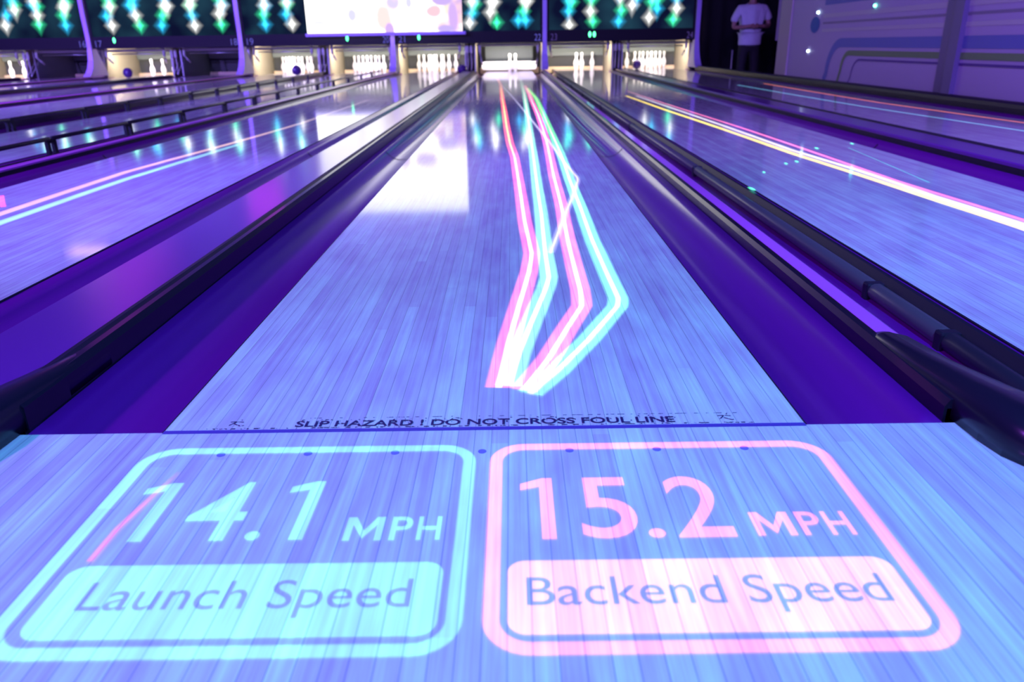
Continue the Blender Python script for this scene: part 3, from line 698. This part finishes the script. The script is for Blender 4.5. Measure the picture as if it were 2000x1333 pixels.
def machine(n):
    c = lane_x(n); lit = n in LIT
    W = {24: 'beside the black curtain', 23: 'over the three standing pins right of the centre', 22: 'over the centre lane with its sweep lowered', 21: 'under the right end of the big bright screen',
         20: 'under the left part of the big bright screen', 19: 'left of the big bright screen', 18: 'dark and right of the second purple fin from the left', 17: 'with orange-lit side panel at the left', 16: 'dark at the far left', 15: 'at the left edge of the photo'}[n]
    t = empty('pin_machine', (c, 17.2, 0), 'pin setting machine %s' % W, 'pin machine', 'pin setting machines')
    wl, wr = -0.755, 0.755
    y = lambda v: v-17.2
    # kickback side panels with a sloping lower front
    inL = n % 2 == 1          # odd lanes: neighbour of the pair on the right
    for s in (-1, 1):
        bm = bmesh.new(); xa = s*0.764; xb = s*0.780
        extrude_profile(bm, [(y(17.63), -0.1), (y(19.4), -0.1), (y(19.4), 0.62), (y(17.75), 0.62), (y(17.72), 0.35), (y(17.63), 0.10)], 'X', min(xa, xb), max(xa, xb))
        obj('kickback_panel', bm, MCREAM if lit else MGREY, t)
    bm = B(wl, wr, y(19.3), y(19.36), -0.12, 0.62); obj('pit_curtain', bm, MDARK, t)
    bm = B(-0.74, 0.74, y(19.14), y(19.2), -0.10, 0.045, bevel=0.006); obj('tail_plank', bm, MTAN, t)
    bm = bmesh.new(); z0 = {22: 0.20, 23: 0.30}.get(n, 0.36)
    ys = 18.2 if n == 22 else 19.22
    extrude_profile(bm, [(y(ys), z0), (y(ys+0.02), z0), (y(ys+.1), 0.55), (y(ys+.06), 0.56), (y(ys-0.02), z0+0.08)], 'X', -0.56 if n == 22 else -0.74, 0.56 if n == 22 else 0.74)
    obj('shield', bm, MGREYD if n == 22 else MGREY, t)
    bm = B(-0.74, 0.74, y(17.69), y(17.73), 0.545, 0.60, bevel=0.01); obj('cross_beam', bm, MWHITE, t)
    # sweep with its two hanging arms
    for s in (-1, 1):
        bm = bmesh.new(); x = s*0.66
        low = 0.16 if n == 22 else 0.30
        tube(bm, [(x, y(17.55), 0.66), (x, y(17.52), 0.46), (x*0.97, y(17.6), low+0.08), (x*0.93, y(17.7), low)], [0.03, 0.03, 0.024, 0.02], 8)
        obj('sweep_arm', bm, MWHITE, t, smooth=True)
        bm = bmesh.new(); x = s*0.779
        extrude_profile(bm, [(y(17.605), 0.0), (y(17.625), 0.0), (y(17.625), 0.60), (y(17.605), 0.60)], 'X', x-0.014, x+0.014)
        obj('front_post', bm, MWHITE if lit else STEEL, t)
    if n == 22:
        bm = bmesh.new()
        # rounded board just behind the two pins
        pr = []
        for k in range(9): a = -math.pi/2+math.pi*k/8; pr.append((0.60+0.05*math.cos(a), 0.115+0.09*math.sin(a)))
        for k in range(9): a = math.pi/2+math.pi*k/8; pr.append((-0.60+0.05*math.cos(a), 0.115+0.09*math.sin(a)))
        A = [bm.verts.new((p[0], y(18.08)+0.06*(1-(p[0]/.65)**2), p[1])) for p in pr]; Bq = [bm.verts.new((p[0], y(18.12)+0.06*(1-(p[0]/.65)**2), p[1])) for p in pr]
        m = len(pr)
        for i in range(m): bm.faces.new((A[i], A[(i+1) % m], Bq[(i+1) % m], Bq[i]))
        bm.faces.new(A[::-1]); bm.faces.new(Bq); bmesh.ops.recalc_face_normals(bm, faces=bm.faces)
        obj('sweep_board', bm, MBOARD, t)
    else:
        bm = bmesh.new(); tube(bm, [(-0.62, y(17.72), 0.50), (0.62, y(17.72), 0.50)], 0.014, 8); obj('sweep_bar', bm, STEEL, t, smooth=True)
    if lit:
        area('pit_lamp', (c, 17.78, 0.56), (c, 18.6, 0.12), (1.0, 0.92, 0.76), (34 if n == 22 else 50)*LIT[n], 1.3, 0.08)
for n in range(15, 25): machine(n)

# machinery between the two lanes of each pair: slanted grey drive rails
for k, wd in ((1, 'between the three-pin lane and the right pin triangle'), (0, 'between the centre lane and the lane left of it'), (-1, 'between the bumper lane and the lane left of it'), (-2, 'between the two dark lanes at the left'), (-3, 'at the far left edge')):
    xm = PP*k-0.889
    t = empty('ball_lift_frame', (xm, 17.5, 0.045), 'grey and white ball lift frame %s' % wd, 'machine frame', 'ball lift frames')
    bm = bmesh.new(); tube(bm, [(-0.065, 0, 0.0), (-0.03, 0.3, 0.25), (0.03, 0.5, 0.58)], 0.022, 8); obj('slanted_rail', bm, STEEL, t, smooth=True)
    bm = bmesh.new(); tube(bm, [(0.02, 0, 0.0), (0.05, 0.3, 0.25), (0.065, 0.5, 0.58)], 0.022, 8); obj('slanted_rail', bm, STEEL, t, smooth=True)
    bm = B(-0.09, 0.09, 0.9, 0.95, -0.045, 0.6); obj('back_plate', bm, MDARK, t)
    for sx in (-0.055, 0.03):
        bm = bmesh.new(); lathe(bm, [(0.02, 0.36), (0.034, 0.39), (0.034, 0.48), (0.022, 0.53)], 12, (sx, 0.02, 0.0)); tube(bm, [(sx, 0.02, 0.0), (sx, 0.02, 0.38)], 0.012, 6)
        obj('lamp_post', bm, MWHITE, t, smooth=True)

# fins dividing the pairs
def fin(k, label):
    x = PP*k+0.7987
    t = empty('divider_fin', (x, 17.1, -0.12), label, 'divider fin', 'divider fins')
    # front edge curve (y, z): straight above, sweeping out to the camera at the foot
    fr = [(-0.02, 2.1), (-0.02, 1.4), (0.0, 1.0), (-0.01, 0.75), (-0.06, 0.50), (-0.14, 0.34), (-0.24, 0.24), (-0.36, 0.17)]
    bk = [(0.20, 2.1), (0.20, 1.0), (0.22, 0.75), (0.34, 0.5), (0.44, 0.32), (0.50, 0.17)]
    bm = bmesh.new()
    def wd(z): return 0.045 if z > 0.7 else 0.045+0.035*(0.7-z)/0.6
    L = [bm.verts.new((-wd(z), y_, z)) for y_, z in fr] ; Rr = [bm.verts.new((wd(z), y_, z)) for y_, z in fr]
    LB = [bm.verts.new((-wd(z), y_, z)) for y_, z in bk]; RB = [bm.verts.new((wd(z), y_, z)) for y_, z in bk]
    for i in range(len(fr)-1):
        bm.faces.new((L[i], Rr[i], Rr[i+1], L[i+1])).material_index = 0
    for i in range(len(bk)-1): bm.faces.new((LB[i], LB[i+1], RB[i+1], RB[i])).material_index = 1
    bm.faces.new(L + LB[::-1]).material_index = 1
    bm.faces.new((Rr + RB[::-1])[::-1]).material_index = 1
    bm.faces.new((L[0], LB[0], RB[0], Rr[0])); bm.faces.new((L[-1], Rr[-1], RB[-1], LB[-1]))
    bmesh.ops.recalc_face_normals(bm, faces=bm.faces)
    obj('fin_panel', bm, [FINP, FINW], t)
fin(1, 'pale violet fin beside the black curtain'); fin(0, 'violet fin right of the centre lane, by the number 22')
fin(-1, 'violet fin under the big bright screen'); fin(-2, 'violet fin second from the left of the photo'); fin(-3, 'violet fin nearest the left edge of the photo')

# ------------------------------------------------------------------ masking units with their numbers and glowing diamond pictures
NUM = emission('number_glow', (0.16, 0.14, 0.75), 0.9)
NUMD = emission('number_glow_dim', (0.10, 0.06, 0.32), 0.8)
def screen_mat():
    q = NT('masking_picture'); g = q.n('ShaderNodeNewGeometry'); s = q.n('ShaderNodeSeparateXYZ'); q.l(g.outputs['Position'], s.inputs[0])
    nz = q.n('ShaderNodeTexNoise'); nz.inputs['Scale'].default_value = 1.3; q.l(g.outputs['Position'], nz.inputs['Vector'])
    cr = q.n('ShaderNodeValToRGB'); e = cr.color_ramp.elements; e[0].position = 0.35; e[0].color = (0.004, 0.006, 0.03, 1); e[1].position = 0.7; e[1].color = (0.014, 0.05, 0.085, 1)
    q.l(nz.outputs['Fac'], cr.inputs[0]); em = q.n('ShaderNodeEmission'); em.inputs[1].default_value = 1.0; q.l(cr.outputs[0], em.inputs[0])
    q.l(em.outputs[0], q.out.inputs[0]); return q.m
SCR = screen_mat(); DIA = glow_attr('diamond_picture_light', 1.0)
YM = 17.15
def px2mask(px, py):
    d = F*FPX + R2*(px-1000) - U2*(py-666.5); tt = (YM+CD)/d.y; return CX+d.x*tt, CH+d.z*tt
cols = {'w': (1.0, 1.0, 0.95), 'g': (0.05, 1.0, 0.42), 'c': (0.03, 0.55, 1.0)}
DI = [(27,10,'g'),(12,30,'c'),(10,50,'w'),(63,10,'c'),(72,30,'w'),(75,48,'g'),(125,10,'w'),(122,30,'g'),(128,50,'c'),
 (212,10,'g'),(207,32,'c'),(218,50,'w'),(252,10,'c'),(264,30,'w'),(273,50,'g'),(325,12,'w'),(317,30,'g'),(315,50,'c'),(370,10,'g'),(374,30,'c'),(380,50,'w'),(432,8,'c'),(427,27,'w'),(432,48,'g'),
 (515,10,'w'),(513,28,'g'),(518,48,'c'),(560,8,'g'),(558,28,'c'),(570,47,'w'),
 (927,8,'g'),(922,26,'c'),(917,45,'w'),(965,4,'w'),(957,24,'w'),(970,44,'g'),(1027,3,'w'),(1022,22,'g'),(1012,40,'c'),(1027,40,'c'),
 (1117,4,'g'),(1110,22,'c'),(1112,49,'w'),(1153,22,'w'),(1158,42,'g'),(1214,20,'g'),(1208,42,'c'),(1235,10,'w'),(1284,17,'c'),(1273,3,'g'),(1268,34,'w'),(1322,16,'w'),(1315,38,'g')]
dia = []
for px, py, c_ in DI:
    X, Z = px2mask(px, py); dia.append((X, Z, c_))
colsX = {}
for X, Z, c_ in list(dia):
    pass
for px in (27, 70, 125, 212, 262, 320, 373, 430, 515, 562, 925, 962, 1024, 1114, 1154, 1212, 1240, 1278, 1322):
    X, _ = px2mask(px, 10)
    for j, z in enumerate((1.47, 1.62)):
        if z > 1.45: dia.append((X + random.uniform(-.06, .06), z + random.uniform(-.04, .04), random.choice('wgcw')))
GL = emission('green_indicator', (0.1, 1.0, 0.4), 4.0)
for k in (1, 0, -1, -2, -3):
    xa = PP*(k-1)+0.7987+0.048; xb = PP*k+0.7987-0.048; cx_ = (xa+xb)/2
    nl, nr = 21+2*k, 22+2*k
    lab = {1: 'masking unit with numbers 23 and 24 over the lanes at the right', 0: 'masking unit with number 22 over the centre lane', -1: 'masking unit left of the big bright screen, by number 19',
           -2: 'masking unit between numbers 17 and 18', -3: 'masking unit at the far left with number 16'}[k]
    t = empty('masking_unit', (cx_, YM, 0.62), lab, 'masking unit', 'masking units')
    rel = lambda x: x-cx_
    obj('number_panel', B(rel(xa), rel(xb), 0, 0.05, 0, 0.245), STRIP, t)
    bm = bmesh.new(); box(bm, rel(xa), rel(xb), 0.02, 0.06, 0.245, 1.13)
    sc = obj('picture_screen', bm, SCR, t)
    bm = bmesh.new()
    box(bm, rel(xa), rel(xa)+0.05, 0.0, 0.06, 0.245, 1.13); box(bm, rel(xb)-0.05, rel(xb), 0.0, 0.06, 0.245, 1.13); box(bm, rel(xa), rel(xb), 0.0, 0.06, 1.10, 1.15)
    obj('screen_frame', bm, STRIP, t)
    bm = bmesh.new(); lay = bm.verts.layers.float_color.new('glow')
    for i, (X, Z, c_) in enumerate(dia):
        if not (xa+0.06 < X < xb-0.06): continue
        col = cols[c_]; s = 1.0
        for sc_, I, yy in ((1.1, 1.1, -0.004), (2.2, 0.55, -0.0015)):
            wx, wz = 0.095*sc_, 0.135*sc_
            cv = bm.verts.new((rel(X), yy-0.00001*i, Z-0.62)); cv[lay] = (*[min(3, q_*I*2+ (0.5 if sc_ == 1 else 0)) for q_ in col], 1)
            mid_ = []; rim = []
            for a in range(8):
                r_ = 1.0 if a % 2 == 0 else 0.62
                vx = math.cos(a*math.pi/4)*r_*wx; vz = math.sin(a*math.pi/4)*r_*wz
                Xr = min(max(rel(X)+vx, rel(xa)+0.05), rel(xb)-0.05); Zr = max(min(Z-0.62+vz, 1.10), 0.25)
                v = bm.verts.new((Xr, yy-0.00001*i, Zr)); v[lay] = (0, 0, 0, 1); rim.append(v)
                Xm = min(max(rel(X)+vx*.5, rel(xa)+0.05), rel(xb)-0.05); Zm = max(min(Z-0.62+vz*.5, 1.10), 0.25)
                v = bm.verts.new((Xm, yy-0.00001*i, Zm)); v[lay] = (*[q_*I*(0.75) for q_ in col], 1); mid_.append(v)
            for a in range(8):
                b_ = (a+1) % 8
                bm.faces.new((cv, mid_[a], mid_[b_])); bm.faces.new((mid_[a], rim[a], rim[b_], mid_[b_]))
    for v in bm.verts: v.co.y += 0.018
    obj('glowing_diamonds', bm, DIA, sc)
    for num, sx in ((nl, 1), (nr, -1)):
        if num in (15,): continue
        xc = (xa+0.16) if sx > 0 else (xb-0.10)
        bm = text_bm(str(num), -0.075, 0.065, 0.0, 0.135, -0.01)
        for v in bm.verts: v.co = (v.co.x+rel(xc), -0.003, v.co.y+0.035)
        obj('lane_number', bm, NUM if num <= 22 else NUMD, t)
    gx = {0: [(-1.994, .757)], 1: [(1.80, .765), (1.90, .765)], -1: [(-3.587, .759)], -2: [(-8.767, .791)]}.get(k, [])
    for (X, Z) in gx:
        if k == -1 or True:
            if not (xa < X < xb): continue
            bm = bmesh.new(); ring = [bm.verts.new((rel(X)+0.03*math.cos(a), -0.006, Z-0.62+0.06*math.sin(a))) for a in [2*math.pi*q_/16 for q_ in range(16)]]
            bm.faces.new(ring); bmesh.ops.solidify(bm, geom=list(bm.faces), thickness=0.004)
            g_ = obj('indicator_light', bm, GL, t); g_['label'] = 'bright green indicator light'

# big projection screen hanging in front of the masking units
def proj_mat():
    q = NT('projection_picture'); g = q.n('ShaderNodeNewGeometry'); s = q.n('ShaderNodeSeparateXYZ'); q.l(g.outputs['Position'], s.inputs[0])
    nz = q.n('ShaderNodeTexNoise'); nz.inputs['Scale'].default_value = 1.7; nz.inputs['Detail'].default_value = 2.5; q.l(g.outputs['Position'], nz.inputs['Vector'])
    side = q.n('ShaderNodeMapRange', interpolation_type='SMOOTHSTEP'); side.inputs[1].default_value = -3.3; side.inputs[2].default_value = -1.9; q.l(s.outputs[0], side.inputs[0])
    upz = q.n('ShaderNodeMapRange', interpolation_type='SMOOTHSTEP'); upz.inputs[1].default_value = 2.1; upz.inputs[2].default_value = 1.7; q.l(s.outputs[2], upz.inputs[0])
    cr = q.n('ShaderNodeValToRGB'); cr.color_ramp.elements[0].position = 0.42; cr.color_ramp.elements[1].position = 0.60
    q.l(nz.outputs['Fac'], cr.inputs[0])
    f = q.math('MULTIPLY', q.math('MULTIPLY', side.outputs[0], cr.outputs[0]), upz.outputs[0])
    c2 = q.n('ShaderNodeValToRGB'); e = c2.color_ramp.elements
    e[0].position = 0.3; e[0].color = (0.95, 0.90, 0.72, 1); e[1].position = 0.75; e[1].color = (0.50, 0.36, 0.85, 1); c2.color_ramp.elements.new(0.55).color = (0.95, 0.62, 0.75, 1)
    n2 = q.n('ShaderNodeTexNoise'); n2.inputs['Scale'].default_value = 2.3; q.l(g.outputs['Position'], n2.inputs['Vector']); q.l(n2.outputs['Fac'], c2.inputs[0])
    mx = q.n('ShaderNodeMix', data_type='RGBA'); q.l(f, mx.inputs[0]); mx.inputs[6].default_value = (1.0, 1.0, 1.0, 1); q.l(c2.outputs[0], mx.inputs[7])
    st = q.math('ADD', q.math('MULTIPLY', f, -1.15), 2.3)
    vs = q.n('ShaderNodeVectorMath', operation='SCALE'); q.l(mx.outputs[2], vs.inputs[0]); q.l(st, vs.inputs['Scale']); cur = vs.outputs[0]
    for (bx_, bz_), (ra, rb), c_ in PATCH:
        dx_ = q.math('DIVIDE', q.math('SUBTRACT', s.outputs[0], bx_-2.69), ra); dz_ = q.math('DIVIDE', q.math('SUBTRACT', s.outputs[2], bz_+0.86), rb)
        rr = q.math('ADD', q.math('MULTIPLY', dx_, dx_), q.math('MULTIPLY', dz_, dz_)); rr = q.math('ADD', rr, q.math('MULTIPLY', q.math('SUBTRACT', n2.outputs['Fac'], 0.5), 2.0))
        mr = q.n('ShaderNodeMapRange', interpolation_type='SMOOTHSTEP'); mr.inputs[1].default_value = 1.5; mr.inputs[2].default_value = 0.5; q.l(rr, mr.inputs[0])
        m2 = q.n('ShaderNodeMix', data_type='RGBA'); q.l(mr.outputs[0], m2.inputs[0]); q.l(cur, m2.inputs[6]); m2.inputs[7].default_value = (*c_, 1); cur = m2.outputs[2]
    em = q.n('ShaderNodeEmission'); q.l(cur, em.inputs[0]); em.inputs[1].default_value = 1.0; q.l(em.outputs[0], q.out.inputs[0]); return q.m
PATCH = [((-0.68, 0.37), (0.11, 0.14), (.82, .80, 1.1)), ((0.22, 0.60), (0.16, 0.14), (.82, .72, 1.1)), ((0.0, 0.30), (0.17, 0.25), (1.2, .88, .85)), ((0.55, 0.60), (0.07, 0.12), (.82, .8, 1.1)), ((1.07, 0.42), (0.15, 0.12), (1.0, .68, .78)),
         ((1.25, 0.66), (0.24, 0.12), (.68, .5, 1.0)), ((1.50, 0.25), (0.10, 0.35), (.75, .5, 1.1)), ((1.33, 0.06), (0.2, 0.08), (.65, .5, 1.0)), ((0.1, 0.04), (0.09, 0.14), (.75, .5, 1.1)), ((-1.35, 0.22), (0.2, 0.02), (.8, .8, .95)), ((0.25, 0.9), (0.12, 0.3), (1.1, .8, 1.0)), ((0.8, 1.0), (0.25, 0.15), (.8, .5, .8))]
t = empty('projection_screen', (-2.69, 16.85, 0.80), 'big overexposed white and pink picture screen hanging over the lanes', 'screen')
obj('screen_sheet', B(-1.69, 1.69, 0, 0.012, 0.06, 2.27), proj_mat(), t)
BATT = principled('violet_screen_batten', (0.45, 0.30, 0.75), 0.4)
bm = bmesh.new(); box(bm, -1.74, 1.76, -0.012, 0.03, 0.0, 0.065, bevel=0.008); obj('bottom_batten', bm, BATT, t)
bm = bmesh.new(); tube(bm, [(-1.76, 0.006, 2.33), (1.76, 0.006, 2.33)], 0.06, 12); obj('top_roller', bm, STRIP, t, smooth=True)
for s in (-1.5, 1.5):
    bm = bmesh.new(); tube(bm, [(s, 0.006, 2.37), (s, 0.006, 4.195)], 0.008, 6); obj('hanging_rod', bm, STEEL, t)
# ------------------------------------------------------------------ balls
def ball(x, y, z, lab):
    bm = bmesh.new(); bmesh.ops.create_uvsphere(bm, u_segments=32, v_segments=20, radius=0.108)
    # three finger holes
    o = obj('bowling_ball', bm, BALLM, smooth=True); o.location = (x, y, z); tag(o, lab, 'bowling ball', 'rolling bowling balls')
ball(2.965, 17.75, 0.1085, 'dark purple ball rolling by the pins nearest the painted wall')
ball(-1.06, 17.15, 0.075, 'dark purple ball in the gutter left of the centre lane')
ball(-4.80, 17.2, 0.1085, 'dark purple ball hitting the pins left of the big screen')
ball(-8.62, 17.2, 0.1085, 'dark purple ball by the orange-lit panel at the left')

# ------------------------------------------------------------------ person on the walkway
SKIN = principled('skin', (0.32, 0.17, 0.13), 0.5); TEE = principled('white_cotton', (0.55, 0.58, 0.62), 0.8, noise=0.08, nscale=14); TRS = principled('black_trousers', (0.01, 0.01, 0.013), 0.8)
HAIR = principled('dark_hair', (0.02, 0.015, 0.012), 0.6)
def skin_obj(name, nodes, edges, mat, parent, root=0, sub=2):
    me = bpy.data.meshes.new(name); me.from_pydata([n_[0] for n_ in nodes], edges, []); me.materials.append(mat)
    o = bpy.data.objects.new(name, me); C.objects.link(o); o.parent = parent
    o.modifiers.new('skin', 'SKIN'); 
    for i, n_ in enumerate(nodes):
        sv = me.skin_vertices[0].data[i]; r_ = n_[1]; sv.radius = r_ if isinstance(r_, tuple) else (r_, r_); sv.use_root = (i == root)
    m = o.modifiers.new('sub', 'SUBSURF'); m.levels = sub; m.render_levels = sub
    for f_ in me.polygons: f_.use_smooth = True
    o.modifiers['skin'].use_smooth_shade = True
    return o
t = empty('person', (4.50, 14.2, -0.25), 'person in a white t-shirt and black trousers standing with forearms raised by the curtain', 'person')
N = [((0, 0, 0.95), (0.16, 0.12)), ((0, 0, 1.12), (0.165, 0.13)), ((0, 0, 1.32), (0.17, 0.13)), ((0, 0, 1.44), (0.11, 0.09)), ((0, -0.01, 1.52), (0.055, 0.055)), ((0, -0.02, 1.60), (0.075, 0.085)), ((0, -0.015, 1.68), (0.08, 0.10)), ((0, -0.01, 1.745), (0.05, 0.06)),
     ((-0.20, 0, 1.42), (0.06, 0.06)), ((-0.30, 0.0, 1.22), (0.05, 0.05)), ((-0.33, -0.03, 1.06), (0.042, 0.042)), ((-0.20, -0.20, 1.07), (0.036, 0.036)), ((-0.09, -0.26, 1.08), (0.026, 0.03)),
     ((0.20, 0, 1.42), (0.06, 0.06)), ((0.29, 0.0, 1.25), (0.05, 0.05)), ((0.32, -0.03, 1.08), (0.044, 0.044)), ((0.18, -0.21, 1.08), (0.036, 0.036)), ((0.05, -0.27, 1.08), (0.026, 0.03)),
     ((-0.10, 0, 0.86), (0.09, 0.09)), ((-0.11, 0, 0.48), (0.055, 0.06)), ((-0.12, 0.02, 0.09), (0.04, 0.04)), ((0.10, 0, 0.86), (0.09, 0.09)), ((0.11, 0, 0.48), (0.055, 0.06)), ((0.12, 0.02, 0.09), (0.04, 0.04)),
     ((-0.13, -0.14, 0.035), (0.035, 0.03)), ((0.13, -0.14, 0.035), (0.035, 0.03))]
Ed = [(0,1),(1,2),(2,3),(3,4),(4,5),(5,6),(6,7),(2,8),(8,9),(9,10),(10,11),(11,12),(2,13),(13,14),(14,15),(15,16),(16,17),(0,18),(18,19),(19,20),(0,21),(21,22),(22,23),(20,24),(23,25)]
# fingers: five short chains from each hand
for hx, hy, hz, sgn, root_i in ((-0.09, -0.26, 1.08, 1, 12), (0.05, -0.27, 1.08, -1, 17)):
    for j in range(4):
        b0 = len(N); zz = hz + 0.024 - j*0.016
        L_ = (0.075, 0.085, 0.08, 0.065)[j]
        N.append(((hx+sgn*0.035, hy-0.02, zz), (0.009, 0.009))); N.append(((hx+sgn*(0.035+L_*.6), hy-0.03, zz-0.004), (0.008, 0.008))); N.append(((hx+sgn*(0.03+L_*.9), hy-0.012, zz-0.01), (0.007, 0.007)))
        Ed += [(root_i, b0), (b0, b0+1), (b0+1, b0+2)]
    b0 = len(N); N.append(((hx+sgn*0.02, hy-0.045, hz+0.03), (0.010, 0.010))); N.append(((hx+sgn*0.055, hy-0.06, hz+0.04), (0.009, 0.009))); Ed += [(root_i, b0), (b0, b0+1)]
body = skin_obj('body', N, Ed, SKIN, t)
Sh = [((0, 0, 0.735), (0.235, 0.16)), ((0, 0, 0.78), (0.23, 0.165)), ((0, 0, 0.98), (0.22, 0.165)), ((0, 0, 1.16), (0.21, 0.16)), ((0, 0, 1.34), (0.20, 0.15)), ((0, 0, 1.43), (0.13, 0.11)), ((0, 0, 1.49), (0.075, 0.07)),
      ((-0.22, 0, 1.38), (0.095, 0.09)), ((-0.30, 0, 1.24), (0.085, 0.08)), ((-0.325, 0, 1.14), (0.08, 0.075)), ((0.22, 0, 1.38), (0.095, 0.09)), ((0.295, 0, 1.26), (0.085, 0.08)), ((0.32, 0, 1.17), (0.08, 0.075))]
skin_obj('t_shirt', Sh, [(0,1),(1,2),(2,3),(3,4),(4,5),(5,6),(4,7),(7,8),(8,9),(4,10),(10,11),(11,12)], TEE, t, root=3)
Tr = [((0, 0, 0.90), (0.19, 0.14)), ((0, 0, 0.80), (0.19, 0.14)), ((-0.10, 0, 0.70), (0.105, 0.11)), ((-0.12, 0, 0.45), (0.08, 0.085)), ((-0.125, 0.0, 0.08), (0.07, 0.08)), ((0.10, 0, 0.70), (0.105, 0.11)), ((0.12, 0, 0.45), (0.08, 0.085)), ((0.125, 0.0, 0.08), (0.07, 0.08))]
skin_obj('trousers', Tr, [(0,1),(1,2),(2,3),(3,4),(1,5),(5,6),(6,7)], TRS, t, root=1)
bm = bmesh.new(); bmesh.ops.create_uvsphere(bm, u_segments=20, v_segments=12, radius=0.1)
for v in bm.verts:
    v.co.x *= 0.86; v.co.y *= 1.02
    if v.co.z < 0.0: v.co.z *= 0.5
    v.co += Vector((0, 0.012, 1.70))
obj('hair', bm, HAIR, t, smooth=True)
bm = bmesh.new()
for s in (-1, 1):
    bmesh.ops.create_uvsphere(bm, u_segments=8, v_segments=6, radius=0.012, matrix=Matrix.Translation((s*0.032, -0.105, 1.665)))
obj('eyes', bm, principled('eye_dark', (0.03, 0.02, 0.02), 0.3), t, smooth=True)
bm = bmesh.new(); bmesh.ops.create_cone(bm, segments=8, radius1=0.016, radius2=0.006, depth=0.05, matrix=Matrix.Translation((0, -0.118, 1.635)))
obj('nose', bm, SKIN, t, smooth=True)
bm = B(-0.022, 0.022, -0.108, -0.10, 1.596, 1.604); obj('mouth', bm, principled('lips', (0.25, 0.08, 0.08), 0.5), t)
# thin pale post by the curtain
bm = bmesh.new(); tube(bm, [(4.90, 16.8, -0.25), (4.90, 16.8, 0.40)], 0.014, 8)
o = obj('marker_post', bm, MWHITE); tag(o, 'thin pale upright post standing before the black curtain', 'post')

# ------------------------------------------------------------------ stage lamps overhead (only their light and reflections reach the picture)
def ceiling_lamp(name, x0, x1, y0, y1, z, col, st, lab):
    t = empty(name, ((x0+x1)/2, (y0+y1)/2, z), lab, 'ceiling lamp', 'stage lamps under the ceiling')
    hx, hy = (x1-x0)/2, (y1-y0)/2
    obj('housing', B(-hx-0.05, hx+0.05, -hy-0.05, hy+0.05, 0.01, 0.14), STRIP, t)
    obj('diffuser', B(-hx, hx, -hy, hy, 0, 0.01), emission(name+'_light', col, st), t)
    for sx in (-hx*.8, hx*.8):
        bm = bmesh.new(); tube(bm, [(sx, 0, 0.14), (sx, 0, 5.0-z)], 0.012, 6); obj('hanger', bm, STEEL, t)
ceiling_lamp('ceiling_lamp', -8.9, -7.7, 13.6, 16.6, 4.0, (0.75, 0.05, 1.0), 1.8, 'magenta strip lamp over the left lanes')
ceiling_lamp('ceiling_lamp', -7.0, -6.2, 10.5, 12.2, 4.0, (0.75, 0.05, 1.0), 1.5, 'magenta strip lamp nearer over the left lanes')
ceiling_lamp('ceiling_lamp', -10.85, -9.95, 16.9, 17.5, 4.0, (1.0, 0.62, 1.0), 3.5, 'pinkish white lamp over the far left lanes')
t = empty('wall_lamp', (-6.1, 17.98, 3.2), 'magenta lamp high on the wall above the left lanes', 'wall lamp')
obj('housing', B(-0.5, 0.5, -0.08, 0.015, -0.4, 0.4), STRIP, t)
obj('diffuser', B(-0.45, 0.45, -0.095, -0.085, -0.35, 0.35), emission('wall_lamp_light', (0.75, 0.05, 1.0), 3.0), t)
